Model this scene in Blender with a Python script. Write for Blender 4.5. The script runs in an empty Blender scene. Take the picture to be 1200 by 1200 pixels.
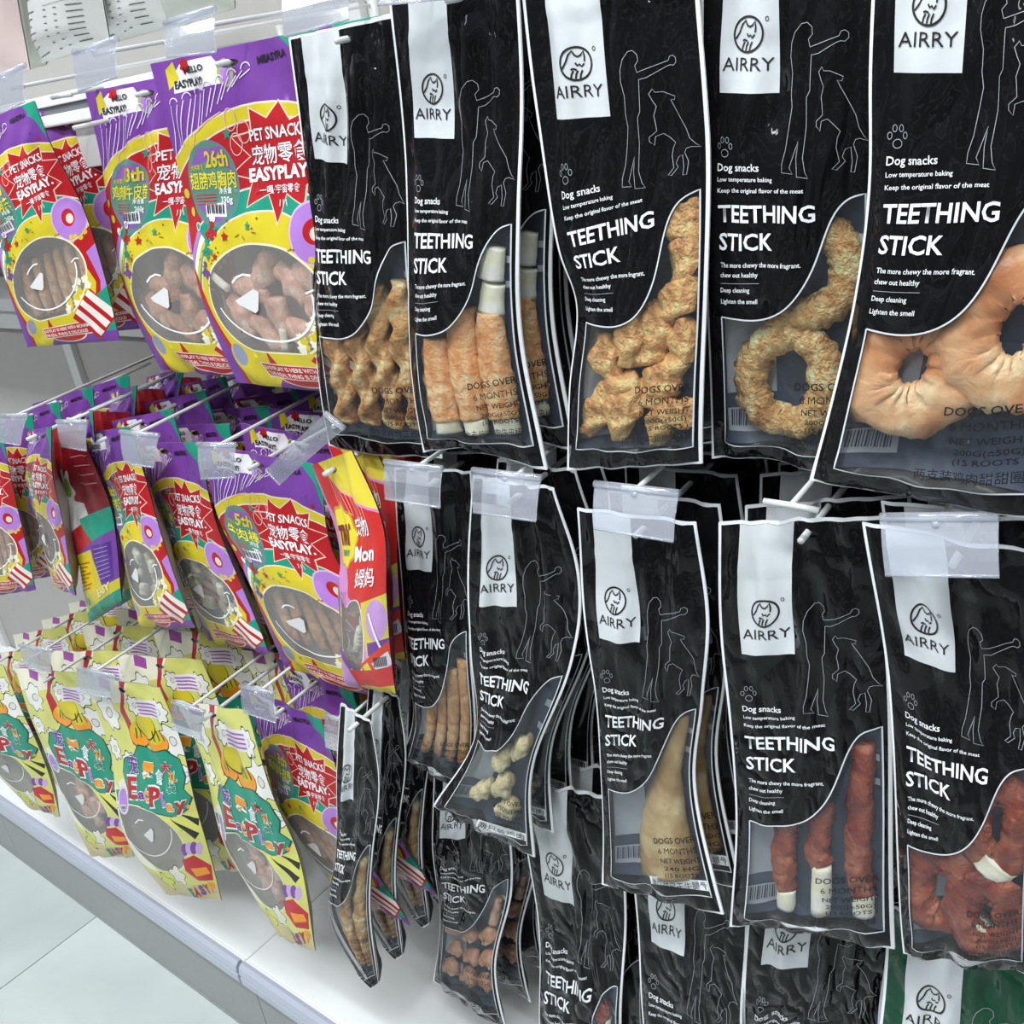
import bpy, math, random
import numpy as np
from mathutils import Vector, Matrix, noise
from mathutils.geometry import delaunay_2d_cdt

S = bpy.context.scene
C = S.collection
# ------------------------------------------------------------------ camera
U_ = np.array([-1489., -275.]); V_ = np.array([1040., -675.])
F_ = math.sqrt(-(U_ @ V_))
nrm = lambda a: a / np.linalg.norm(a)
XA = -nrm(np.array([U_[0], -U_[1], -F_])); YA = nrm(np.array([V_[0], -V_[1], -F_])); ZA = np.cross(XA, YA)
ROT = np.array([XA, YA, ZA])
CAM = np.array([0., -.55, 1.40])
cd = bpy.data.cameras.new('camera'); co = bpy.data.objects.new('camera', cd); C.objects.link(co)
co.matrix_world = Matrix.Translation(CAM) @ Matrix(ROT.tolist()).to_4x4()
cd.sensor_width = 36; cd.lens = F_ / 1200 * 36; cd.clip_start = .01
S.camera = co
# ------------------------------------------------------------------ light
w = bpy.data.worlds.new('world'); S.world = w; w.use_nodes = True
w.node_tree.nodes['Background'].inputs[0].default_value = (.86, .93, 1, 1)
w.node_tree.nodes['Background'].inputs[1].default_value = .16
def area(name, loc, sx, sy, power, rot=(0, 0, 0), col=(.93, .97, 1)):
    l = bpy.data.lights.new(name, 'AREA'); l.shape = 'RECTANGLE'; l.size = sx; l.size_y = sy; l.energy = power; l.color = col
    o = bpy.data.objects.new(name, l); C.objects.link(o); o.location = loc; o.rotation_euler = rot
area('aisle_strip_lamp', (-1.2, -1.0, 3.0), 4.5, .14, 60)
area('aisle_strip_lamp', (.3, -1.9, 3.0), .16, 3.0, 38)
area('aisle_strip_lamp', (-2.4, -2.0, 3.0), 1.2, .3, 34)
S.view_settings.view_transform = 'Standard'; S.view_settings.look = 'None'
S.view_settings.gamma = 1; S.view_settings.use_curve_mapping = False
S.view_settings.exposure = .52
S.cycles.max_bounces = 10; S.cycles.transparent_max_bounces = 14

# ------------------------------------------------------------------ helpers
def ray(p): return ROT @ np.array([p[0] - 600, 600 - p[1], -F_])
def at(p, y=0.):
    r = ray(p); return CAM + r * ((y - CAM[1]) / r[1])
def plane_at(p, o, n):
    r = ray(p); return CAM + r * (((o - CAM) @ n) / (r @ n))
def at_z(p, z):
    r = ray(p); return CAM + r * ((z - CAM[2]) / r[2])
def lin(c):
    return tuple(((x / 12.92) if x <= .04045 else ((x + .055) / 1.055) ** 2.4) for x in c)
def hx(s): return lin(tuple(int(s[i:i + 2], 16) / 255 for i in (0, 2, 4)))

def tag(o, label=None, cat=None, group=None, kind=None):
    if label: o['label'] = label
    if cat: o['category'] = cat
    if group: o['group'] = group
    if kind: o['kind'] = kind
    return o
def empty(name, loc):
    o = bpy.data.objects.new(name, None); C.objects.link(o); o.location = loc; o.empty_display_size = .02; return o
def fitlabel(t):
    for a in (' the ', ' of '):
        if len(t.split()) > 16: t = t.replace(a, ' ')
    if len(t.split()) > 16: print('LONG', t)
    return t
def mobj(name, verts, faces, mat, parent=None, cols=None, smooth=True, loc=(0, 0, 0), label=None):
    me = bpy.data.meshes.new(name)
    me.from_pydata([tuple(v) for v in verts], [], [tuple(f) for f in faces])
    me.polygons.foreach_set('use_smooth', [smooth] * len(me.polygons))
    if cols is not None:
        at_ = me.color_attributes.new('print', 'FLOAT_COLOR', 'CORNER')
        lt = np.zeros(len(me.polygons), int); me.polygons.foreach_get('loop_total', lt)
        arr = np.repeat(np.array([(*c, 1.) for c in cols], dtype=np.float32), lt, axis=0)
        at_.data.foreach_set('color', arr.ravel())
    me.materials.append(mat); me.update()
    o = bpy.data.objects.new(name, me); C.objects.link(o)
    o.location = loc
    if parent: o.parent = parent
    if label: o['label'] = label
    return o

# ------------------------------------------------------------------ materials
def mat_new(name):
    m = bpy.data.materials.new(name); m.use_nodes = True
    nt = m.node_tree; return m, nt, nt.nodes, nt.links, nt.nodes['Principled BSDF']
def add_bump(nt, bs, scale, dist, strength=1., detail=3, distort=0., coord='Object', extra=None):
    tc = nt.nodes.new('ShaderNodeTexCoord'); no = nt.nodes.new('ShaderNodeTexNoise'); bu = nt.nodes.new('ShaderNodeBump')
    no.inputs['Scale'].default_value = scale; no.inputs['Detail'].default_value = detail; no.inputs['Distortion'].default_value = distort
    bu.inputs['Strength'].default_value = strength; bu.inputs['Distance'].default_value = dist
    nt.links.new(tc.outputs[coord], no.inputs['Vector']); nt.links.new(no.outputs['Fac'], bu.inputs['Height'])
    for b in (bs if isinstance(bs, list) else [bs]): nt.links.new(bu.outputs['Normal'], b.inputs['Normal'])
    return no
def solid(name, col, rough=.4, metal=0., bump=None, var=.06, scale=20, coat=0.):
    m, nt, N, L, b = mat_new(name)
    tc = N.new('ShaderNodeTexCoord'); no = N.new('ShaderNodeTexNoise'); no.inputs['Scale'].default_value = scale; no.inputs['Detail'].default_value = 4
    mx = N.new('ShaderNodeMixRGB'); mx.inputs[1].default_value = (*[c * (1 - var) for c in col], 1); mx.inputs[2].default_value = (*[min(1, c * (1 + var)) for c in col], 1)
    L.new(tc.outputs['Object'], no.inputs['Vector']); L.new(no.outputs['Fac'], mx.inputs[0]); L.new(mx.outputs[0], b.inputs['Base Color'])
    b.inputs['Roughness'].default_value = rough; b.inputs['Metallic'].default_value = metal; b.inputs['Coat Weight'].default_value = coat
    if bump: add_bump(nt, b, *bump)
    return m
def printed(name, rough, scale, dist, coat=0., spec=.5, distort=1.5):
    m, nt, N, L, b = mat_new(name)
    a = N.new('ShaderNodeVertexColor'); a.layer_name = 'print'
    L.new(a.outputs['Color'], b.inputs['Base Color'])
    b.inputs['Roughness'].default_value = rough; b.inputs['Specular IOR Level'].default_value = spec
    b.inputs['Coat Weight'].default_value = coat; b.inputs['Coat Roughness'].default_value = .06
    if dist: add_bump(nt, b, scale, dist, 1., 2, distort)
    return m
M_FOIL = printed('glossy_black_foil', .06, 26, .0008, .0, .19, 2.2)
def crinkle(m):
    nt = m.node_tree; N = nt.nodes; L = nt.links; b = N['Principled BSDF']; old = b.inputs['Normal'].links[0].from_node
    tc = N.new('ShaderNodeTexCoord'); mp = N.new('ShaderNodeMapping'); mp.inputs['Scale'].default_value = (1, 1, .45)
    no = N.new('ShaderNodeTexNoise'); no.inputs['Scale'].default_value = 15; no.inputs['Detail'].default_value = 1.5; no.inputs['Distortion'].default_value = 2.6
    ab = N.new('ShaderNodeMath'); ab.operation = 'SUBTRACT'; ab.inputs[1].default_value = .5; a2 = N.new('ShaderNodeMath'); a2.operation = 'ABSOLUTE'
    bu = N.new('ShaderNodeBump'); bu.inputs['Distance'].default_value = .014; bu.inputs['Strength'].default_value = .9
    L.new(tc.outputs['Object'], mp.inputs[0]); L.new(mp.outputs[0], no.inputs['Vector']); L.new(no.outputs['Fac'], ab.inputs[0]); L.new(ab.outputs[0], a2.inputs[0]); L.new(a2.outputs[0], bu.inputs['Height'])
    L.new(bu.outputs['Normal'], old.inputs['Normal'])
crinkle(M_FOIL)
M_PRINT = printed('matt_printed_film', .40, 20, .0009, .10, .35)
M_INK = printed('printed_ink', .45, 0, 0)
def film(name, tint, base, milk, milkcol, scale=30, dist=.0014):
    m, nt, N, L, b = mat_new(name)
    N.remove(b); out = N['Material Output']
    tr = N.new('ShaderNodeBsdfTransparent'); tr.inputs[0].default_value = (*tint, 1)
    gl = N.new('ShaderNodeBsdfGlossy'); gl.inputs['Roughness'].default_value = .09; gl.inputs[0].default_value = (1, 1, 1, 1)
    df = N.new('ShaderNodeBsdfDiffuse'); df.inputs[0].default_value = (*milkcol, 1)
    lw = N.new('ShaderNodeLayerWeight'); lw.inputs[0].default_value = .35
    ma = N.new('ShaderNodeMath'); ma.operation = 'MULTIPLY_ADD'; ma.inputs[1].default_value = .42; ma.inputs[2].default_value = base
    m1 = N.new('ShaderNodeMixShader'); m1.inputs[0].default_value = milk
    m2 = N.new('ShaderNodeMixShader')
    L.new(tr.outputs[0], m1.inputs[1]); L.new(df.outputs[0], m1.inputs[2])
    L.new(lw.outputs['Fresnel'], ma.inputs[0]); L.new(ma.outputs[0], m2.inputs[0])
    L.new(m1.outputs[0], m2.inputs[1]); L.new(gl.outputs[0], m2.inputs[2]); L.new(m2.outputs[0], out.inputs[0])
    add_bump(nt, [gl, lw], scale, dist, 1., 2, 2.)
    return m
M_WIN = film('clear_window_film', (.985, .99, .995), .008, .02, (.8, .85, .9))
M_WINM = film('hazy_window_film', (.97, .97, .97), .02, .19, (.80, .78, .74), 20, .0009)
M_TAG = film('clear_tag_plastic', (.93, .95, .98), .07, .24, (.86, .89, .98), 8, .0004)
M_WIRE = solid('white_powder_coated_wire', (.62, .63, .62), .35, .0)
M_SHELF = solid('white_shelf_steel', (.88, .90, .90), .18, 0, None, .02, 3, .4)
M_PANEL = solid('back_panel_paint', (.40, .385, .365), .5)
M_KICK = solid('grey_kick_plate', (.34, .35, .345), .45, 0, (300, .0004), .05, 60)
M_RAIL = solid('bluish_clear_price_rail', (.46, .49, .58), .15, 0, None, .05, 4, .6)

def treat_mat(name, c0, c1, c2, rough=.45, scale=45, bump=.004, bright=True):
    m, nt, N, L, b = mat_new(name)
    tc = N.new('ShaderNodeTexCoord'); no = N.new('ShaderNodeTexNoise'); no.inputs['Scale'].default_value = scale; no.inputs['Detail'].default_value = 6; no.inputs['Distortion'].default_value = .8
    cr = N.new('ShaderNodeValToRGB'); e = cr.color_ramp.elements; H = (lambda c: tuple(min(.92, x * 1.3) for x in hx(c))) if bright else hx
    e[0].position = .33; e[0].color = (*H(c0), 1); e[1].position = .68; e[1].color = (*H(c2), 1)
    k = e.new(.5); k.color = (*H(c1), 1)
    L.new(tc.outputs['Object'], no.inputs['Vector']); L.new(no.outputs['Fac'], cr.inputs[0]); L.new(cr.outputs[0], b.inputs['Base Color'])
    b.inputs['Roughness'].default_value = rough
    add_bump(nt, b, scale * 4, bump, .8, 5, .5)
    return m
T_GOLD = treat_mat('golden_braided_chicken', '8a5a2c', 'c0935a', 'f0dcac', .4, 55)
T_WRAP = treat_mat('orange_chicken_wrap', 'c08048', 'dba873', 'edcfa5')
T_HIDE = treat_mat('pale_rawhide', 'cfc6a4', 'e6dfc2', 'f2eedb', .5, 30, .001)
T_JERKY = treat_mat('dried_chicken_skin', '9c6a3e', 'cf9f63', 'ecd093', .4, 60, .006)
T_CRUMB = treat_mat('crumbed_golden_ring', 'a87a44', 'd3aa6c', 'f0d9a4', .6, 90, .008)
T_DONUT = treat_mat('orange_donut_chew', 'c06a34', 'e0a06c', 'f6e2b4', .35, 17, .004, False)
T_STRIP = treat_mat('brown_dried_strip', '8a5d3c', 'b98a5c', 'd8b583', .5, 40, .003)
T_PALE = treat_mat('pale_dried_fish', '94835f', 'c2b48a', 'e6dcb4', .4, 35, .005)
T_SHANK = treat_mat('dried_beef_shank', '8a6c40', 'b0905c', 'dcc898', .45, 16, .003, False)
T_DUCK = treat_mat('dark_red_duck_wrap', '6a2418', '94432f', 'c07a58', .3, 40, .004, False)
T_MEAT = treat_mat('brown_meat_chunk', '8a5a44', 'b48468', 'd8b79c', .5, 26, .004)
T_PINK = treat_mat('pinkish_dried_meat', 'a8785e', 'cf9f88', 'e9cfc0', .4, 30, .004)
T_WHITE = treat_mat('white_rawhide_knot', 'c9c4a2', 'e9e6c8', 'f5f3e2', .5, 20, .001)
T_REDB = treat_mat('red_meat_ball', '5c2620', '7e3a30', 'a05c4c', .5, 50, .004)

# ------------------------------------------------------------------ flat artwork
def circ(x, y, r, ry=None, n=40, rot=0., a0=0, a1=2 * math.pi):
    ry = ry or r; ca, sa = math.cos(rot), math.sin(rot); out = []
    for i in range(n):
        a = a0 + (a1 - a0) * i / n; px, py = r * math.cos(a), ry * math.sin(a)
        out.append((x + px * ca - py * sa, y + px * sa + py * ca))
    return out
def rect(x0, y0, x1, y1): return [(x0, y0), (x1, y0), (x1, y1), (x0, y1)]
def rrect(cx, cy, w_, h_, rot=0.):
    ca, sa = math.cos(rot), math.sin(rot)
    return [(cx + a * w_ / 2 * ca - b * h_ / 2 * sa, cy + a * w_ / 2 * sa + b * h_ / 2 * ca) for a, b in ((-1, -1), (1, -1), (1, 1), (-1, 1))]
def star(x, y, r0, r1, n=5, rot=0., sx=1., sy=1., jit=0, seed=1):
    rr = random.Random(seed); out = []
    for i in range(2 * n):
        r = (r0 if i % 2 == 0 else r1) * (1 + jit * (rr.random() - .5)); a = rot - math.pi / 2 + math.pi * i / n
        out.append((x + sx * r * math.cos(a), y + sy * r * math.sin(a)))
    return out
def flower(x, y, r, k=7, amp=.18, n=42, ph=0.):
    return [(x + r * (1 + amp * math.cos(k * a + ph)) * math.cos(a), y + r * (1 + amp * math.cos(k * a + ph)) * math.sin(a)) for a in [2 * math.pi * i / n for i in range(n)]]
def scale_poly(p, s, d=0):
    c = np.mean(np.array(p), axis=0); return [tuple(c + (np.array(q) - c) * s) for q in p]
def stroke(pts, w_, closed=False):
    """ribbon along a polyline: (verts, quads)"""
    P = np.array(pts, float)
    # resample long segments
    out = [P[0]]
    seq = list(range(1, len(P))) + ([0] if closed else [])
    for i in seq:
        a = out[-1]; b = P[i]; n = max(1, int(np.linalg.norm(b - a) / 4))
        for k in range(1, n + 1): out.append(a + (b - a) * k / n)
    P = np.array(out); T = np.gradient(P, axis=0); T /= (np.linalg.norm(T, axis=1)[:, None] + 1e-9)
    Nn = np.stack([-T[:, 1], T[:, 0]], 1) * w_ / 2
    V = np.concatenate([P + Nn, P - Nn]); n = len(P)
    return V, [(i, i + 1, n + i + 1, n + i) for i in range(n - 1)]
_tc = {}
def glyphs(s, bold=0.):
    k = (s, bold)
    if k not in _tc:
        c = bpy.data.curves.new('type', 'FONT'); c.body = s; c.size = 1; c.resolution_u = 2; c.offset = bold
        o = bpy.data.objects.new('type', c); C.objects.link(o)
        dg = bpy.context.evaluated_depsgraph_get(); m = bpy.data.meshes.new_from_object(o.evaluated_get(dg))
        V = np.array([v.co[:2] for v in m.vertices]) if len(m.vertices) else np.zeros((0, 2))
        Fs = [tuple(p.vertices) for p in m.polygons]
        bpy.data.objects.remove(o); bpy.data.curves.remove(c); bpy.data.meshes.remove(m)
        _tc[k] = (V, Fs)
    return _tc[k]
class Ink:
    """overlay artwork: text and lines, in art units"""
    def __init__(s): s.V = []; s.F = []; s.c = []; s.n = 0; s.z = []; s.lift = 0.
    def add(s, V, Fs, col):
        V = np.asarray(V, float); s.V.append(V); s.z.append(np.full(len(V), s.lift))
        for f in Fs: s.F.append(tuple(i + s.n for i in f)); s.c.append(col)
        s.n += len(V)
    def line(s, pts, w_, col, closed=False): V, Fs = stroke(pts, w_, closed); s.add(V, Fs, col)
    def poly(s, pts, col): s.add(pts, [tuple(range(len(pts)))], col)
    def text(s, t, x, y, w_, h, col, bold=0., rot=0., shear=0.):
        """fit text box: left x, baseline y, total width w_, cap height h"""
        V, Fs = glyphs(t, bold)
        if not len(V): return
        V = V.copy(); mn = V.min(0); mx = V.max(0); top = .72 if all(ord(c) < 256 for c in t) else mx[1]
        X = (V[:, 0] - mn[0]) / (mx[0] - mn[0]) * w_; Y = -V[:, 1] / top * h
        X = X - Y * shear
        ca, sa = math.cos(rot), math.sin(rot)
        s.add(np.stack([x + X * ca - Y * sa, y + X * sa + Y * ca], 1), Fs, col)
    def join(s, o):
        r = Ink(); 
        for q in (s, o):
            if q.n: r.add(np.concatenate(q.V), q.F, None); r.c[-len(q.F):] = q.c
        return r
def pip(P, poly):
    x, y = P[:, 0], P[:, 1]; ins = np.zeros(len(P), bool); n = len(poly); j = n - 1
    for i in range(n):
        xi, yi = poly[i]; xj, yj = poly[j]
        if yi != yj:
            c = ((yi > y) != (yj > y)) & (x < (xj - xi) * (y - yi) / (yj - yi) + xi); ins ^= c
        j = i
    return ins
def flatmesh(W, H, regions, step, outline=None):
    """regions: painter-ordered (polygon, colour, part). Conforming triangulation of the panel."""
    pts = []; edges = []
    def addp(poly):
        a = len(pts); n = len(poly)
        out = []
        for i in range(n):
            p = np.array(poly[i]); q = np.array(poly[(i + 1) % n]); k = max(1, int(np.linalg.norm(q - p) / step))
            for t in range(k): out.append(p + (q - p) * t / k)
        for p in out: pts.append(Vector((float(p[0]), float(p[1]))))
        m = len(out); edges.extend([(a + i, a + (i + 1) % m) for i in range(m)])
    addp(outline or rect(0, 0, W, H))
    for r in regions: addp(r[0])
    nx = int(W / step); ny = int(H / step)
    rr = random.Random(5)
    for j in range(1, ny):
        for i in range(1, nx):
            pts.append(Vector(((i + (.5 if j % 2 else 0)) * W / nx + rr.uniform(-.1, .1), j * H / ny + rr.uniform(-.1, .1))))
    V, _, Fs, *_ = delaunay_2d_cdt(pts, edges, [], 0, 1e-4)
    V = np.array([tuple(v) for v in V]); Fs = np.array([tuple(f) for f in Fs])
    cen = V[Fs].mean(1)
    keep = pip(cen, outline or rect(0, 0, W, H))
    lab = np.full(len(Fs), -1)
    for k, r in enumerate(regions): lab[pip(cen, r[0])] = k
    parts = {}
    for nm in dict.fromkeys([r[2] for r in regions]):
        ids = [k for k, r in enumerate(regions) if r[2] == nm]
        m = keep & np.isin(lab, ids)
        if not m.any() or nm == 'hole': continue
        f = Fs[m]; used, inv = np.unique(f, return_inverse=True)
        parts[nm] = (V[used], inv.reshape(f.shape), [regions[k][1] for k in lab[m]])
    return parts

WHITE = hx('f2f4f6'); BLK = (.008, .008, .009); INKB = (.012, .010, .010)
RED = hx('b81d24'); YEL = hx('d4c22c'); PUR = hx('76409a'); TEAL = hx('1d9478'); LIL = hx('b27fd0'); GREY = hx('b9b9b9')

# ---- black pouch artwork (100 x 300)
BW, BH = 100., 300.
WINP = [(13, 202), (24, 203.5), (36, 204), (46, 202), (55, 197), (63, 188), (69, 176), (73, 163), (77, 150), (82, 141), (88, 136.5), (95.5, 135), (96, 200), (95.5, 286), (60, 285.5), (13, 283)]
def smooth_poly(P, lo, hi, it=2):
    P = [tuple(p) for p in P]
    for _ in range(it):
        out = []
        for i, p in enumerate(P):
            if lo <= i < hi:
                q = P[i + 1]; out += [p, ((p[0] + q[0]) / 2, (p[1] + q[1]) / 2)]
            else: out.append(p)
        n_ins = hi - lo; hi = lo + 2 * n_ins
        Q = out[:]
        for i in range(lo + 1, hi):
            Q[i] = ((out[i - 1][0] + 2 * out[i][0] + out[i + 1][0]) / 4, (out[i - 1][1] + 2 * out[i][1] + out[i + 1][1]) / 4)
        P = Q
    return P
WINP = smooth_poly(WINP, 0, 11)
def black_front(base):
    reg = [(rect(-1, -1, BW + 1, BH + 1), WHITE, 'white_border'), (rect(1.9, 1.9, BW - 1.9, BH - 1.9), base, 'front_panel'),
           (rect(14, 2, 48, 84), hx('d3d8da'), 'logo_panel'), (WINP, WHITE, 'window'),
           (circ(57, 9, 7, 2.2, 14), BLK, 'hole')]
    return flatmesh(BW, BH, reg, 3.4)
def logo(ink, cx, cy, r, col=INKB):
    ink.line(circ(cx, cy, r, n=36), r * .13, col, True)
    w_ = r * .11
    P = lambda L: [(cx + a * r, cy + b * r) for a, b in L]
    ink.line(P([(-.88, .25), (-.6, -.12), (-.42, -.55), (-.2, -.78), (-.05, -.5), (.12, -.42), (.3, -.5), (.45, -.75), (.52, -.4), (.5, -.1)]), w_, col)
    ink.line(P([(-.05, -.05), (.05, .12), (.2, .05), (.3, .2), (.48, .02)]), w_, col)
    ink.line(P([(-.35, .35), (-.2, .3), (0, .38)]), w_, col)
    for a in (-.32, -.05, .22): ink.line(P([(a - .05, .92), (a, .65), (a + .12, .42)]), w_, col)
    ink.text('AIRRY', cx - r * 1.75, cy + r * 2.05, r * 3.5, r * .78, col, .0)
    ink.line(circ(cx + r * 1.25, cy - r * .85, r * .12, n=10), r * .05, col, True)
HUM = [(540, 555), (515, 580), (503, 612), (500, 650), (510, 700), (508, 760), (515, 800), (505, 870), (495, 930), (480, 975), (478, 1005), (520, 1010), (508, 990), (540, 905), (532, 960), (535, 1020), (578, 1025), (565, 1005), (555, 960), (568, 860), (568, 770), (580, 750), (582, 645), (610, 640), (680, 608), (694, 604), (706, 606), (717, 597), (717, 582), (706, 574), (694, 577), (688, 590), (575, 622), (568, 600), (582, 585), (578, 565), (560, 552)]
DOG = [(735, 345), (748, 325), (755, 340), (780, 340), (825, 362), (820, 378), (805, 375), (815, 400), (845, 460), (870, 510), (882, 560), (900, 595), (915, 615), (885, 605), (868, 610), (860, 630), (875, 680), (865, 745), (850, 745), (855, 700), (850, 640), (830, 650), (820, 680), (830, 700), (800, 735), (785, 730), (810, 700), (800, 640), (805, 600), (815, 575), (790, 545), (770, 525), (745, 535), (740, 575), (725, 555), (725, 535), (750, 510), (748, 470), (745, 440), (755, 400), (745, 375)]
def black_ink(line=.55):
    k = Ink(); LN = hx('a9adb2'); k.line(WINP, .9, hx('d5dade'), True)
    logo(k, 30.8, 56, 8.4)
    k.line([(52 + (x - 478) / 239 * 34, 51 + (y - 552) / 473 * 75) for x, y in HUM], .3, LN, True)
    k.line([(70 + (x - 725) / 190 * 26.5, 51 + (y - 165) / 600 * 75) for x, y in DOG], .3, LN, True)
    for a, b, r in ((17, 113.5, 1.9),): k.line(circ(a, b, 2.3, 1.9, 14), .3, LN, True)
    for a, b in ((13, 110), (15.4, 107), (18.8, 107), (21, 110)): k.line(circ(a, b, 1.1, 1.5, 10), .3, LN, True)
    k.text('Dog snacks', 12, 122.5, 26, 4, WHITE, .015)
    k.text('Low temperature baking', 12, 127.8, 34, 2.3, WHITE, .012)
    k.text('Keep the original flavor of the meat', 12, 133.5, 52, 2.3, WHITE, .012)
    k.text('TEETHING', 12, 149, 58, 9.2, WHITE, .02)
    k.text('STICK', 12, 164, 34, 9.2, WHITE, .02)
    k.text('The more chewy the more fragrant.', 13, 173.5, 50, 2.7, WHITE, .012)
    k.text('chew out healthy', 13, 179, 24, 2.7, WHITE, .012)
    k.line([(13, 182.5), (38, 182.5)], .25, LN)
    k.text('Deep cleaning', 13, 187.5, 19, 2.7, WHITE, .012)
    k.text('Lighten the smell', 13, 194, 24, 2.7, WHITE, .012)
    return k
def window_ink(name, weight='200G(±50G)', sticker=False):
    k = Ink()
    k.text('DOGS OVER', 59, 245.5, 35, 4.6, INKB, .012)
    k.text('6 MONTHS', 62, 253.5, 31, 4.6, INKB, .0)
    k.text('NET WEIGHT', 63, 260.5, 31, 3.6, INKB, .01)
    k.text(weight, 65, 266.0, 27, 3, INKB, .01)
    k.text('(15 ROOTS )', 65, 271.0, 28, 3, INKB, .01)
    if sticker: k.poly(rect(50, 273.5, 95, 281.2), WHITE)
    k.text(name, 50 if not sticker else 52, 280, 42, 5.6, INKB, .0)
    return k
def black_back():
    navy = hx('202a3c'); lb = hx('9fabba')
    reg = [(rect(-1, -1, 101, 301), WHITE, 'back_panel'), (rect(1.9, 1.9, 98, 298), BLK, 'back_panel')]
    return flatmesh(BW, BH, reg, 7)
def back_ink():
    """print of the back panel's inside seen through the window"""
    k = Ink(); navy = hx('4c586c'); lb = hx('bcc6d0')
    def grid(x0, y0, x1, y1, col):
        nx = max(1, int((x1 - x0) / 5)); ny = max(1, int((y1 - y0) / 5))
        V = [(x0 + (x1 - x0) * i / nx, y0 + (y1 - y0) * j / ny) for j in range(ny + 1) for i in range(nx + 1)]
        k.add(V, [(j * (nx + 1) + i, j * (nx + 1) + i + 1, (j + 1) * (nx + 1) + i + 1, (j + 1) * (nx + 1) + i) for j in range(ny) for i in range(nx)], col)
    grid(8, 130, 96, 289, navy)
    k.lift = .0008; grid(9, 190, 38, 254, lb); grid(9, 264, 34, 280, hx('c5cdd8'))
    k.lift = .0014
    for i in range(15): k.poly(rect(11 + i * 1.4, 265, 11 + i * 1.4 + (.5 if i % 3 else .9), 276), hx('303848'))
    for i in range(24): k.line([(62, 170 + i * 3.6), (78 if i % 4 else 90, 170 + i * 3.6)], .5, hx('55606e'))
    for y in (158, 176): k.poly(rect(84, y, 92, y + 5), hx('c5cdd8'))
    return k

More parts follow.
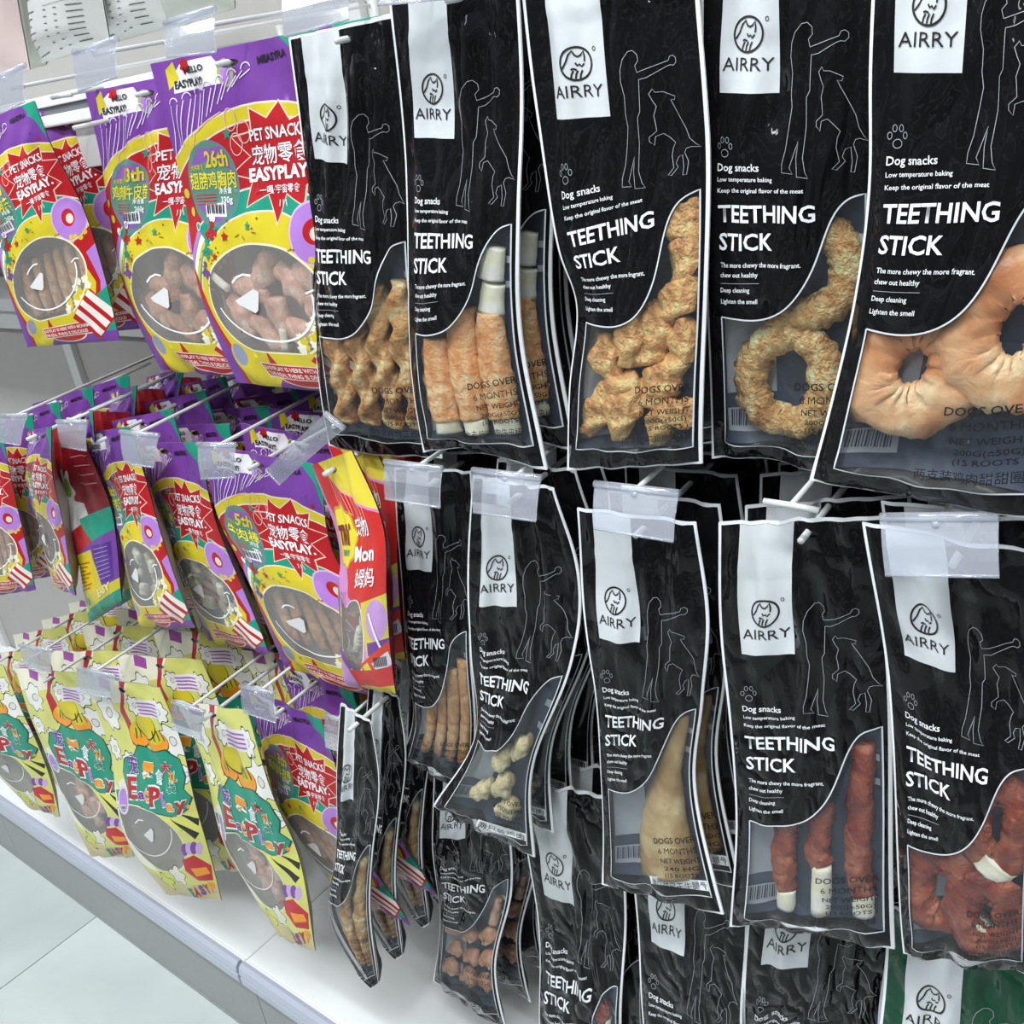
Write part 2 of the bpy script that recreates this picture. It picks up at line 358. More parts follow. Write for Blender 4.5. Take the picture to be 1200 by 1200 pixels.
# ---- multicoloured pouch artwork (100 x 165)
EW, EH = 100., 165.
def clip_reg(regs): return regs
def easy_front(seed=0):
    rr = random.Random(11)
    R = []
    def a(p, c, part='front_panel'): R.append((p, c, part))
    def band(cx, cy, r, col, w_=.9, **kw): a(circ(cx, cy, r + w_, n=72), hx('e7dcc8'), **kw); a(circ(cx, cy, r, n=72), col, **kw)
    a(rect(-1, -1, 101, 166), PUR)
    a([(80, -1), (101, -1), (101, 30), (94, 12)], TEAL)
    band(62, 130, 105, YEL); band(63, 131.5, 100, RED)
    band(60, 130, 69, TEAL)
    # left stripes
    for r, c in ((70, LIL), (66, WHITE), (62.5, YEL), (60, TEAL)):
        a([(60 + r * math.cos(t), 130 + r * math.sin(t)) for t in np.linspace(math.pi * 1.0, math.pi * 1.26, 14)] + [(60 + (r - 3.4) * math.cos(t), 130 + (r - 3.4) * math.sin(t)) for t in np.linspace(math.pi * 1.26, math.pi * 1.0, 14)], c)
    band(58, 126, 54, YEL)
    a([(84, 100), (101, 92), (101, 150), (88, 146), (94, 128)], RED); a([(93, 108), (97, 128), (93, 143), (101, 150), (101, 104)], LIL)
    a([(-2, 166), (-2, 150), (14, 146), (101, 150), (101, 166)], YEL)
    a([(-1, 96), (4, 106), (9, 126), (16, 144), (10, 166), (-1, 166)], RED); a([(-1, 112), (5, 124), (13, 148), (7, 166), (-1, 166)], PUR)
    a([(30, 166), (40, 157), (101, 155), (101, 166)], PUR); a([(80, 140), (101, 132), (101, 158), (86, 158)], TEAL)
    # burst
    sb = star(71, 49, 26, 17, 10, .12, 1.08, .98, .25, 3)
    a(scale_poly(sb, 1.05), hx('e9cdb8')); a(sb, RED)
    # donut
    a(circ(88, 83, 13.5, 15, 30), hx('d9b5d8')); a(circ(88, 83, 12.5, 14, 30), LIL); a(circ(88, 82, 5.2, 6, 20), RED); a(circ(89, 83, 3, 3.4, 14), hx('e6d6c6'))
    for i in range(6): a(circ(79 + i * 3.4, 96 + 1.6 * math.sin(i * 2), 1.7, n=9), YEL)
    # rainbow loop bottom left
    a(circ(19, 148, 8, 10, 26, .5), YEL); a(circ(18, 146, 5, 7, 22, .5), hx('8f94b0'))
    a([(14, 156), (34, 158), (30, 165.5), (12, 165.5)], YEL)
    # caption
    a([(37, 151), (41, 141), (43, 151)], RED)
    a(circ(55, 158, 17, 5, 26), hx('e8cdb0')); a(circ(55, 157.6, 16, 4.4, 26), RED)
    a(rect(29.3, 149.3, 80.7, 158.2), hx('ead0c0')); a(rect(30, 150, 80, 157.5), RED)
    # window
    wc = circ(51, 116, 38.5, 29, 60, -.12)
    wc = [(x, min(y, 142)) for x, y in wc]
    a(scale_poly(wc, 1.035), hx('efe7c0')); a(wc, GREY, 'window')
    # popcorn box
    a([(66, 146), (88, 130), (103, 150), (84, 163)], RED)
    for i in range(3):
        t = .18 + i * .3; x0 = 66 + 22 * t; y0 = 146 - 16 * t; a([(x0, y0), (x0 + 3.6, y0 - 2.6), (x0 + 20, y0 + 15), (x0 + 15.6, y0 + 17.6)], hx('e8e2da'))
    for i in range(16):
        x = 64 + rr.random() * 24; y = 141 - (x - 64) * .75 + rr.uniform(-5, 5); a(flower(x, y, 2.5, 5, .2, 14), hx('efe9d2') if i % 3 else YEL)
    # sticker
    a(circ(27, 58, 18.6, 20.5, 40), hx('6e7aa4')); a(circ(27, 58, 17.8, 19.7, 40), hx('5a8a74')); 
    a([(12, 50), (20, 41), (36, 41), (43, 54), (30, 46)], hx('8a5aa8')); a([(13, 66), (30, 72), (41, 66), (32, 76), (22, 76)], hx('8a5aa8'))
    a(rect(20, 67, 36, 73.5), WHITE)
    # header label
    a([(12, 7), (20, 2), (40, 2), (46, 9), (46, 14), (12, 15)], hx('e9e6ea')); a([(8, 4), (14, 1), (16, 9), (9, 13)], YEL); a(star(22, 4, 4, 2.8, 7), RED)
    a(circ(47, 10, 5, 6, 20), hx('9fb06a')); a(circ(47, 11, 3.4, 4.2, 20), LIL)
    a(rrect(28, 11, 10, 6, .45), hx('d8d8d8'))
    a(circ(50, 6.5, 5.5, 1.7, 12), PUR, 'hole')
    return flatmesh(EW, EH, R, 3.6)
def easy_ink(t1='26th', t2='翅膀鸡胸肉', t3='330g'):
    k = Ink(); LN = hx('e6d8ee'); rr = random.Random(4)
    # looping lines over the purple head
    for i in range(7):
        x = 2 + i * 8; y0 = 44 - i * 4.6; y1 = 20 - i * 1.6
        k.line([(x, y0), (x + 7, y1)], .55, LN); 
        k.line(circ(x + 9, y1 - .5, 2.6, 2.6, 12, 0, math.pi, 2 * math.pi), .55, LN); k.line([(x + 11.4, y1), (x + 5, y0 - 3)], .55, LN)
    for q in ((45, 30), (52, 36), (47, 41)): k.line(circ(q[0], q[1], 3.5, 5, 16), .5, hx('e8b8b0'), True)
    k.line([(18, 40), (20, 34), (28, 30), (40, 26)], .5, hx('e8b8b0'))
    k.text('PET SNACKS', 55, 40.5, 33, 5.2, WHITE, .02, -.02)
    k.text('宠物零食', 55, 50.5, 33, 8, WHITE, .01, -.02)
    k.text('EASYPLAY.', 53, 58.2, 36, 5.8, WHITE, .04, -.02)
    k.text('一嘎·宇宙零食', 59, 64, 24, 3.6, WHITE, .01, -.02)
    for a_ in (-1, 0, 1): k.line([(72 + a_ * 2, 67), (72 + a_ * 2.6, 70)], .5, WHITE)
    k.text(t1, 24, 50, 16, 7.5, YEL, .03); k.text(t2, 11, 59.5, 33, 7.5, hx('f0e03c'), .01)
    k.text('犬用零食', 13, 51, 9, 2.6, YEL, .01)
    k.text('净含量', 32, 62.5, 8.5, 2.6, WHITE, .01); k.text(t3, 33, 67, 7.5, 3, WHITE, .02)
    for i in range(4): k.line([(14, 62.5 + i * 1.5), (29, 62.5 + i * 1.5)], .5, hx('c85a6a'))
    for i in range(9): k.poly(rect(21 + i * 1.6, 67.6, 21 + i * 1.6 + (.6 if i % 2 else 1), 72), INKB)
    k.text('EASYPLAY!', 13, 13, 20, 3.4, INKB, .03)
    k.text('HELLO', 21, 7.2, 14, 2.8, INKB, .03); k.text('MEASYPLA', 66, 9, 18, 3, INKB, .04, -.06)
    # dots, dashes and stars on the yellow dome
    for i in range(38):
        a_ = math.radians(rr.uniform(200, 340)); r = rr.uniform(38, 49); x = 50 + r * math.cos(a_); y = 122 + r * math.sin(a_)
        if x > 78: continue
        if rr.random() < .5: k.poly(circ(x, y, .55, n=6), hx('6a4a20'))
        else: k.poly(rrect(x, y, 3, .5, rr.uniform(-1, 1)), hx('8a6a20'))
    for x, y, r, c in ((33, 83, 3, RED), (50, 78, 2.4, TEAL), (24, 93, 2.2, RED), (58, 62, 2.2, RED), (42, 36, 2.8, TEAL), (92, 26, 1.8, RED), (87, 20, 1.4, PUR)): k.poly(star(x, y, r, r * .45), c)
    for x, y, c in ((22, 80, RED), (18, 89, TEAL), (14, 100, PUR)):
        for dx, dy in ((0, 0), (3, 1.5), (-2.4, 2), (1, -3), (.5, 3.4)): k.poly(rrect(x + dx, y + dy, 2.8, 2.8, .4 + dx), c)
    for x, y in ((8, 71), (4, 62)): k.poly(circ(x, y, 2.4, n=14), YEL); 
    for x, y, c in ((13, 78, TEAL), (24, 74, LIL)): k.poly(circ(x, y, 2.2, n=12), WHITE); k.poly(circ(x, y, 1.6, n=12), c)
    # face on the window
    k.line([(34, 106), (38, 103), (43, 101.5), (48, 102)], 1.1, WHITE)
    k.lift = .0012; k.poly([(34, 115), (49, 108.5), (52, 110), (48.5, 119.5), (46, 121), (36, 117)], hx('dedede')); k.lift = 0.
    k.line([(51 + 32 * math.cos(t), 113 + 23 * math.sin(t)) for t in np.linspace(-.08, 2.85, 24)], 1.1, WHITE)
    k.line([(80, 110.5), (84, 109), (87, 110)], 1, WHITE)
    k.text('EASYPLAY IS HERE WITH MONAMI', 31, 153.2, 48, 2.4, hx('f0d8d0'), .03); k.text('THE REAL THING IS DELICIOUS!', 31, 156.8, 44, 2.4, hx('f0d8d0'), .03)
    return k
def plain_back(W, H, c0, c1, c2):
    reg = [(rect(-1, -1, W + 1, H + 1), c0, 'back_panel'), (rect(4, H * .12, W - 4, H * .3), c1, 'back_panel'), (rect(6, H * .5, W * .6, H * .85), c2, 'back_panel')]
    return flatmesh(W, H, reg, 7)
# ---- the pouch seen from its back
def backface_front():
    DR = hx('7c1620'); R = []
    def a(p, c, part='front_panel'): R.append((p, c, part))
    a(rect(-1, -1, 101, 166), DR); a([(0, -1), (30, -1), (60, 70), (40, 80)], hx('9c1c24'))
    a([(-1, 52), (60, 58), (70, 70), (-1, 88)], hx('dcd6d2')); a(flower(32, 48, 15, 6, .25), hx('e8e6e0')); a(circ(34, 46, 5, 8), hx('8fa83a'))
    a([(-1, 88), (70, 70), (101, 66), (101, 104), (50, 100), (-1, 104)], RED); a([(45, 72), (101, 60), (101, 92), (60, 92)], TEAL)
    a([(30, 100), (101, 84), (101, 166), (60, 166), (50, 110)], PUR); a(rect(62, 96, 94, 136), hx('54288a'))
    a([(-1, 104), (56, 100), (74, 140), (101, 138), (101, 158), (-1, 162)], YEL); a(rect(4, 108, 52, 138), hx('e8c018'))
    a([(-1, 158), (30, 154), (101, 150), (101, 166), (-1, 166)], TEAL)
    a([(20, 142), (26, 142), (26, 158), (20, 158)], TEAL); a(circ(17, 147, 3, 4, 12), TEAL); a(circ(30, 148, 3, 4, 12), TEAL)
    return flatmesh(EW, EH, R, 4.2)
def backface_ink():
    k = Ink()
    for i in range(8): k.line([(7, 111 + i * 3.4), (48 - (i % 3) * 6, 111 + i * 3.4)], .8, hx('8a5a18'))
    for i in range(8): k.line([(66, 100 + i * 4.4), (90, 100 + i * 4.4)], .7, hx('b79ad0'))
    for i in range(4): k.line([(60, 20 + i * 7), (94, 18 + i * 7)], .8, hx('b87a80'))
    k.text('EASY', 58, 148, 30, 8, hx('f4e9a0'), .04, -.1)
    return k
# ---- pink and red pouch
def pink_front():
    R = []; PK = hx('d58cc8')
    def a(p, c, part='front_panel'): R.append((p, c, part))
    a(rect(-1, -1, 101, 166), PK); a([(12, -1), (101, -1), (101, 34), (58, 22), (30, 10)], hx('e6d348'))
    a([(-1, -1), (14, -1), (34, 12), (60, 24), (101, 36), (101, 92), (70, 96), (44, 88), (26, 40), (8, 24)], hx('d2302c'))
    a(flower(34, 46, 21, 9, .06), hx('c9a03a')); a(flower(34, 46, 19, 9, .06), hx('ecd93a'))
    w1 = [(6, 74), (14, 70), (20, 92), (40, 98), (46, 92), (56, 90), (66, 92), (72, 102), (70, 130), (62, 144), (48, 148), (20, 140), (10, 120)]
    w1 = smooth_poly(w1, 0, 12)
    a(scale_poly(w1, 1.05), hx('f0e2f0')); a(w1, GREY, 'window')
    a([(70, 92), (101, 88), (101, 140), (74, 134)], hx('d9c94a')); a(circ(88, 106, 12, 15, 24), hx('c79ad6')); a([(76, 122), (101, 120), (101, 132), (76, 132)], PUR)
    a([(60, 140), (101, 122), (101, 140), (70, 152)], hx('d8452c')); a([(64, 141), (74, 137), (82, 150), (72, 152)], hx('e8d83c')); a([(80, 138), (98, 130), (101, 140), (86, 147)], hx('e6e2ea'))
    a([(30, 146), (101, 142), (101, 166), (40, 166)], hx('d2302c')); a([(-1, 128), (30, 146), (40, 166), (-1, 166)], hx('c79ad6')); a([(-1, 122), (26, 134), (40, 142), (34, 147), (-1, 131)], PUR)
    a([(42, 160), (101, 158), (101, 166), (44, 166)], YEL)
    a(circ(50, 6.5, 5.5, 1.7, 12), PUR, 'hole')
    return flatmesh(EW, EH, R, 4.)
def pink_ink():
    k = Ink()
    k.text('宠物', 54, 46, 28, 11, WHITE, .01); k.text('Mon', 52, 63, 34, 10, WHITE, .03); k.text('姆妈', 58, 80, 30, 12, WHITE, .01)
    k.text('TNT', 22, 50, 26, 12, hx('7a2a1c'), .06); k.text('EASY', 26, 58, 18, 4, TEAL, .03)
    for i in range(6): x = 30 + i * 9; k.line([(x, 6 + i * 3), (x + 4, 26 + i * 3), (x + 7, 28 + i * 3), (x + 6, 10 + i * 3)], .6, hx('f0c0b0'))
    for i in range(10): k.poly(rect(83 + i * 1.4, 133.5, 83.8 + i * 1.4, 141), INKB)
    for x in (24, 33): k.line(circ(x, 90, 3.4, 5, 14), .8, hx('b06ab0'), True)
    k.line([(80, 100), (92, 126)], 2, WHITE)
    return k
# ---- pale green-yellow pouch with cloud shapes (100 x 190)
GW, GH = 100., 190.
def eat_front():
    R = []; BG = hx('d6d676'); CR = hx('ece9d2'); OR = hx('f29a1e')
    def a(p, c, part='front_panel'): R.append((p, c, part))
    a(rect(-1, -1, 101, 191), BG); a([(-1, -1), (60, -1), (50, 16), (-1, 22)], CR); a([(-1, 80), (14, 90), (20, 130), (30, 160), (-1, 150)], CR)
    a([(50, -1), (58, -1), (44, 20), (50, 44), (42, 50), (38, 24)], hx('b8283c'))
    a([(20, -1), (34, 2), (32, 10), (18, 8)], hx('a04aa0'))
    for x, y, r in ((20, 27, 12), (12, 56, 8), (92, 44, 13), (88, 20, 8), (58, 18, 7), (98, 74, 8), (30, 64, 7), (8, 108, 7)):
        a(flower(x, y, r + .9, 7, .16), INKB); a(flower(x, y, r, 7, .16), hx('eceae2')); 
        a(circ(x, y, r * .33, n=14), hx('8a8a84')); a(circ(x, y, r * .26, n=14), hx('dedcd0'))
    for x, y in ((52, 42), (74, 46), (64, 34)):
        a(circ(x, y, 12, 10, 24), INKB); a(circ(x, y - .6, 11.2, 9.4, 24), OR if y > 40 else YEL); a(circ(x, y - 5, 7, 6, 20), YEL)
    a(rect(60, 13, 88, 26), hx('eae4ea')); 
    tl = [(26, 62), (40, 58), (48, 50), (62, 54), (80, 52), (93, 60), (96, 76), (92, 88), (98, 98), (92, 108), (80, 112), (60, 106), (40, 98), (8, 96), (6, 88), (24, 86), (20, 74)]
    a(scale_poly(tl, 1.04), hx('224a3c')); a(tl, TEAL)
    wn = [(8, 100), (28, 99), (46, 101), (62, 108), (74, 120), (80, 134), (78, 148), (68, 158), (50, 160), (34, 158), (20, 146), (10, 126)]
    wn = smooth_poly(wn, 0, 11)
    a(scale_poly(wn, 1.03), hx('e0e6d0')); a(wn, GREY, 'window')
    a([(66, 112), (76, 122), (96, 136), (101, 160), (101, 112)], hx('dfe06a'))
    a([(74, 112), (92, 136), (97, 132)], INKB); a([(84, 110), (98, 126), (100, 120)], INKB); a(star(94, 106, 3, 1.4), OR)
    for i in range(4): a(circ(79 + i * 4.6, 142 - i * .8 + i * i * .5, 3.4, 5.4, 16, .4), hx('7a4496') if i % 2 == 0 else hx('c8a8d8'))
    a([(72, 150), (86, 148), (99, 160), (97, 172), (80, 170), (70, 160)], hx('c02030')); a([(78, 158), (94, 160), (96, 166), (80, 166)], OR)
    a(flower(56, 164, 9, 5, .2), INKB); a(flower(56, 164, 8.2, 5, .2), hx('e6e2d4'))
    a([(-1, 160), (24, 164), (40, 172), (101, 176), (101, 191), (-1, 191)], hx('cdbf8c'))
    a(flower(34, 170, 8, 4, .3), INKB); a(flower(34, 170, 7.2, 4, .3), hx('d4d84a'))
    a([(12, 94), (10, 82), (18, 78), (24, 90)], hx('e8e4da')); a(circ(16, 96, 8, 11, 24), hx('d9d4da')); a(circ(16, 96, 6.4, 9, 24), LIL)
    a(rect(12, 99, 20, 103), WHITE)
    a(circ(50, 6.5, 5.5, 1.7, 12), PUR, 'hole')
    return flatmesh(GW, GH, R, 4.2)
def eat_ink():
    k = Ink(); OR = hx('f29a1e')
    def ch(t, x, y, w_, h, c, b=.03, rot=0.):
        k.lift = 0.; k.text(t, x - .4, y + .4, w_ + .8, h + .8, WHITE, b + (.035 if ord(t) < 256 else .02), rot); k.lift = .0005; k.text(t, x, y, w_, h, c, b * .7, rot); k.lift = 0.
    ch('宠', 30, 71, 14, 13, PUR); ch('零', 48, 76, 15, 14, OR, .04, .1); ch('食', 64, 79, 9, 12, WHITE, .0, .1)
    ch('大', 73, 69, 11, 9, RED, .04, .1); ch('礼', 80, 78, 9, 9, OR, .03, .1); ch('袋', 76, 88, 10, 9, TEAL, .03, .1)
    ch('E', 27, 92, 13, 17, RED, .05); ch('a', 41, 93, 8, 9, PUR, .04); ch('t', 49, 95, 6, 12, OR, .04)
    ch('P', 55, 99, 14, 17, RED, .05, .05); ch('l', 69, 101, 3, 13, LIL, .03); ch('a', 73, 105, 9, 10, OR, .04, .1); ch('y', 83, 106, 10, 12, RED, .05, .1)
    for i in range(4): k.line([(62, 15.5 + i * 2.7), (86, 15.5 + i * 2.7)], 1., hx('9a5aa8'))
    for x in (50, 54, 72, 76, 80): k.line([(x, 36), (x + (x - 64) * .12, 44)], .8, INKB)
    k.line([(30, 114), (36, 111), (42, 112)], 1.1, WHITE); k.lift = .0012; k.poly([(38, 124), (50, 119), (52, 122), (48, 130), (45, 131)], hx('d8d8d8')); k.lift = 0.
    k.line([(42 + 30 * math.cos(t), 122 + 22 * math.sin(t)) for t in np.linspace(0, 2.8, 22)], 1., hx('e6e6e6'))
    for i, (c_, l) in enumerate(zip((TEAL, RED, PUR, RED, OR), 'EASYP')): k.text(l, 58 + i * 8, 186 - i, 7, 9, c_, .06)
    for i in range(7): k.poly(rect(13 + i, 99.5, 13.5 + i, 102.4), INKB)
    return k
# ---- white food sacks on the top ledge
def sack_front(col):
    R = [(rect(-1, -1, 101, 141), col, 'front_panel')]
    return flatmesh(100., 140., R, 6)
def sack_ink():
    k = Ink(); g = hx('4a4c50')
    k.text('CB/ZL-04', 8, 82, 26, 6, g, .03, -.1); k.text('B1H03/01', 58, 74, 30, 6, g, .03, -.05)
    for i in range(7):
        y = 92 + i * 7
        k.line([(10, y + 2), (34 - (i % 3) * 4, y)], .9, g); k.line([(50, y), (54, y)], .9, g); k.line([(64, y - 1), (68, y - 1)], .9, g); k.line([(78, y - 2), (90, y - 2)], 1.1, g)
    k.line([(50, 88), (92, 83)], .4, g)
    return k

DES = {}
def design(name):
    if name in DES: return DES[name]
    if name == 'black': d = dict(W=BW, H=BH, front=black_front(BLK), ink=black_ink(), back=black_back(), bink=back_ink(), mat=M_FOIL, win=M_WIN, mm=.112, puff=(.011, .015))
    elif name == 'green': d = dict(W=BW, H=BH, front=black_front(hx('1d4a35')), ink=black_ink(), back=black_back(), bink=back_ink(), mat=M_FOIL, win=M_WIN, mm=.112, puff=(.011, .015))
    elif name == 'easy': d = dict(W=EW, H=EH, front=easy_front(), ink=None, back=plain_back(EW, EH, hx('a89a94'), hx('b8342c'), hx('b6aca6')), bink=None, mat=M_PRINT, win=M_WINM, mm=.165, puff=(.012, .022))
    elif name == 'back': d = dict(W=EW, H=EH, front=backface_front(), ink=backface_ink(), back=plain_back(EW, EH, PUR, RED, YEL), bink=None, mat=M_PRINT, win=M_WINM, mm=.165, puff=(.012, .022))
    elif name == 'pink': d = dict(W=EW, H=EH, front=pink_front(), ink=pink_ink(), back=plain_back(EW, EH, hx('7c1620'), hx('4a1a2a'), hx('8a7a20')), bink=None, mat=M_PRINT, win=M_WINM, mm=.12, puff=(.012, .02))
    elif name == 'eat': d = dict(W=GW, H=GH, front=eat_front(), ink=eat_ink(), back=plain_back(GW, GH, hx('b4b2a8'), hx('c8c6c0'), hx('bcbab4')), bink=None, mat=M_PRINT, win=M_WINM, mm=.20, puff=(.012, .024))
    elif name.startswith('sack'): d = dict(W=100., H=140., front=sack_front({'sackw': hx('c4c6c2'), 'sackg': hx('b4baae'), 'sackp': hx('d8c4c0')}[name]), ink=sack_ink() if name == 'sackw' else None, back=plain_back(100, 140, hx('c4c6c2'), WHITE, WHITE), bink=None, mat=M_PRINT, win=M_WINM, mm=.22, puff=(.03, .02))
    DES[name] = d; return d

# ------------------------------------------------------------------ pouch surface
def hermite(t, K, P):
    P = np.asarray(P); m = np.gradient(P, K, axis=0) if len(K) > 2 else np.repeat([(P[1] - P[0]) / (K[1] - K[0])], 2, 0)
    i = np.clip(np.searchsorted(K, t) - 1, 0, len(K) - 2); h = (K[i + 1] - K[i]); s = (t - K[i]) / h
    s = s[:, None]; h = h[:, None]
    return (2 * s**3 - 3 * s**2 + 1) * P[i] + (s**3 - 2 * s**2 + s) * h * m[i] + (-2 * s**3 + 3 * s**2) * P[i + 1] + (s**3 - s**2) * h * m[i + 1]
class Pouch:
    def __init__(s, des, y0, L, R, yaw=None, seed=0, wr=1., bow=0., pf=1.):
        s.pf = pf; s.d = design(des); s.rng = random.Random(seed)
        WR = None
        if not isinstance(R, list): WR = R; R = L; yaw = yaw or 0
        mid = [(a + c) / 2 for a, c in zip(L[len(L) // 2], R[len(R) // 2])]; O = at(mid, y0)
        def width(phi):
            n = np.array([math.sin(phi), -math.cos(phi), 0]); i = len(L) // 2
            return np.linalg.norm(plane_at(L[i], O, n) - plane_at(R[i], O, n))
        if yaw is None:
            best = min((abs(width(math.radians(a)) - s.d['mm']) + abs(a) * .00015, a) for a in range(-38, 26, 1)); yaw = best[1]
        s.yaw = yaw; phi = math.radians(yaw); n = np.array([math.sin(phi), -math.cos(phi), 0]); s.n = n
        s.L = np.array([plane_at(p, O, n) for p in L]); s.R = np.array([plane_at(p, O, n) for p in R])
        
        if WR: s.R = s.L + np.array([math.cos(phi), math.sin(phi), 0])[None] * np.linspace(WR, WR * .97, len(L))[:, None] + np.array([0, 0, -.002])
        m = (s.L + s.R) / 2; c = np.concatenate([[0], np.cumsum(np.linalg.norm(np.diff(m, axis=0), axis=1))]); s.len = c[-1]; s.K = c / c[-1]
        s.org = (s.L[0] + s.R[0]) / 2
        s.width = np.linalg.norm(s.L[len(L) // 2] - s.R[len(L) // 2])
        s.black = des in ('black', 'green'); s.bow = bow; s.wr = wr
        r = s.rng
        s.waves = [(r.uniform(8, 26), r.uniform(6, 30), r.uniform(0, 6.3), r.uniform(-1, 1)) for _ in range(7)]
        s.ph = [r.uniform(0, 6.3) for _ in range(8)]
    def S(s, uv, side=1, off=0.):
        uv = np.asarray(uv, float); u = np.clip(uv[:, 0] / s.d['W'], -.01, 1.01); v = np.clip(uv[:, 1] / s.d['H'], 0, 1)
        A = hermite(v, s.K, s.L); B = hermite(v, s.K, s.R)
        P = A * (1 - u)[:, None] + B * u[:, None]
        x = u * s.width; y = v * s.len
        e = np.clip(np.minimum(u, 1 - u) / .5, 0, 1); prof = 1 - (1 - e) ** 3.2
        seal = np.clip((np.minimum(u, 1 - u) - .02) / .08, 0, 1); seal = seal * seal * (3 - 2 * seal)
        if s.black:
            vp = .12 + .88 * np.clip((v - .12) / .5, 0, 1); vp = vp * np.clip((1 - v) / .065, 0, 1) ** .6 * np.clip(v / .12, 0, 1)
        else:
            vp = np.clip(v / .12, 0, 1) * (.25 + .75 * np.clip((v - .1) / .4, 0, 1)) * np.clip((1 - v) / .16, 0, 1) ** .5
        p = (prof * vp * s.d['puff'][0] * s.pf) if side > 0 else (-prof * vp * s.d['puff'][1] - .0012)
        w_ = np.zeros_like(u)
        for i, (fx, fy, ph, k) in enumerate(s.waves):
            w_ += (.00055 if s.black else .0005) * np.sin(fx * 6.283 * x * (1.7 if s.black else 1.) + fy * 4 * y * k + ph + 1.6 * np.sin(9 * y * 3 + s.ph[i % 8] + fx * x))
        w_ *= (1.15 - .75 * np.clip((v - .5) / .2, 0, 1) * np.clip((.95 - v) / .05, 0, 1))
        # tension folds fanning down from the hang seal
        top = np.exp(-((v - .17) / .14) ** 2)
        w_ += .0011 * top * np.sin(6.283 * ((u - .5) * (3.2 + 5 * v)) + s.ph[0] + 2 * np.sin(7 * v + s.ph[1]))
        bot = np.exp(-((v - .955) / .035) ** 2)
        w_ += (.0022 if s.black else .0012) * bot * np.sin(6.283 * u * 2.3 + s.ph[2] + 3 * v * 6)
        if s.black: w_ += .0006 * np.exp(-((v - .085) / .006) ** 2) + .0006 * np.exp(-((v - .10) / .006) ** 2)
        w_ *= seal * s.wr
        # whole sheet waves a little
        sh = .004 * s.wr * np.sin(5 * y / .3 + s.ph[3] + u * 1.5) * np.clip(v * 3, 0, 1)
        P = P + s.n[None] * (p + w_ + sh + off)[:, None]
        if s.bow: P[:, 2] += s.bow * np.sin(3.14159 * u * 1.3 + .3) * np.clip((v - .93) / .07, 0, 1)
        return P - s.org

class BagRec: pass
BAGS = {}
def make_pouch(key, des, y0, L, R, label, short, group, ink=None, winink=None, yaw=None, seed=None, wr=1., bow=0., name='treat_pouch', cat='pet treat pouch', pf=1.):
    p = Pouch(des, y0, L, R, yaw, seed if seed is not None else sum(map(ord, key)) * 7, wr, bow, pf); d = p.d
    root = tag(empty(name, tuple(p.org)), label, cat, group)
    for nm, (V, Fs, cols) in d['front'].items():
        Fs = [tuple(f[::-1]) for f in Fs]
        if nm == 'window': mobj('window', p.S(V), Fs, d['win'], root, None)
        else: mobj(nm, p.S(V, 1, .0002 if nm == 'logo_panel' else 0), Fs, d['mat'] if nm == 'front_panel' else M_PRINT, root, cols)
    for nm, (V, Fs, cols) in d['back'].items(): mobj('back_panel', p.S(V, -1), Fs, M_PRINT, root, cols)
    k = d['ink'] if ink is None else ink
    if k: 
        V = np.concatenate(k.V); m = (V[:, 0] > 0) & (V[:, 0] < d['W'])
        mobj('lettering', p.S(V, 1, .0006 + np.concatenate(k.z)), k.F, M_INK, root, k.c)
    if winink: mobj('window_lettering', p.S(np.concatenate(winink.V), 1, .0006), winink.F, M_INK, root, winink.c, label='black lettering' )
    if d['bink']: mobj('inner_print', p.S(np.concatenate(d['bink'].V), -1, .0022 + np.concatenate(d['bink'].z)), d['bink'].F, M_INK, root, d['bink'].c)
    b = BagRec(); b.root = root; b.p = p; b.short = short; b.treats = []; b.desc = {}; b.group = group; b.key = key; b.kids = list(root.children)
    BAGS[key] = b
    return b
HD = np.array([-.02, 1., .069])      # direction of the hooks, towards the back panel
def rear(key, n, gap=.034, drot=3., dx=0., treats=0, first=1):
    b = BAGS[key]; rr = random.Random(sum(map(ord, key)))
    words = ['directly behind', 'second behind', 'third behind', 'fourth behind', 'fifth behind', 'sixth behind', 'seventh behind']
    for i in range(n):
        c = b.root.copy(); C.objects.link(c)
        off = HD * gap * (i + first) + np.array([dx + rr.uniform(-.006, .006), 0, rr.uniform(-.004, .004)])
        c.location = Vector(b.p.org + off); rz = math.radians(rr.uniform(-drot, drot)); c.rotation_euler = (0, 0, rz)
        c['label'] = fitlabel('pouch hanging ' + words[i + first - 1] + ' the ' + b.short)
        c['group'] = 'rear pouches on the hook of the ' + b.short
        for k in b.kids:
            if k.name.startswith(('inner_print',)) and i >= treats: continue
            q = k.copy(); C.objects.link(q); q.parent = c
        if i < treats:
            for t in b.treats:
                q = t.copy(); C.objects.link(q); q.parent = None
                rel = Vector(t.location) - Vector(b.p.org); q.location = Vector(b.p.org + off) + Matrix.Rotation(rz, 3, 'Z') @ rel; q.rotation_euler = (0, 0, rz)
                q['label'] = fitlabel(b.desc[t.name] + ' ' + words[i + first - 1] + ' the ' + b.short)
                q['group'] = t['group'] + ', rear pouch'

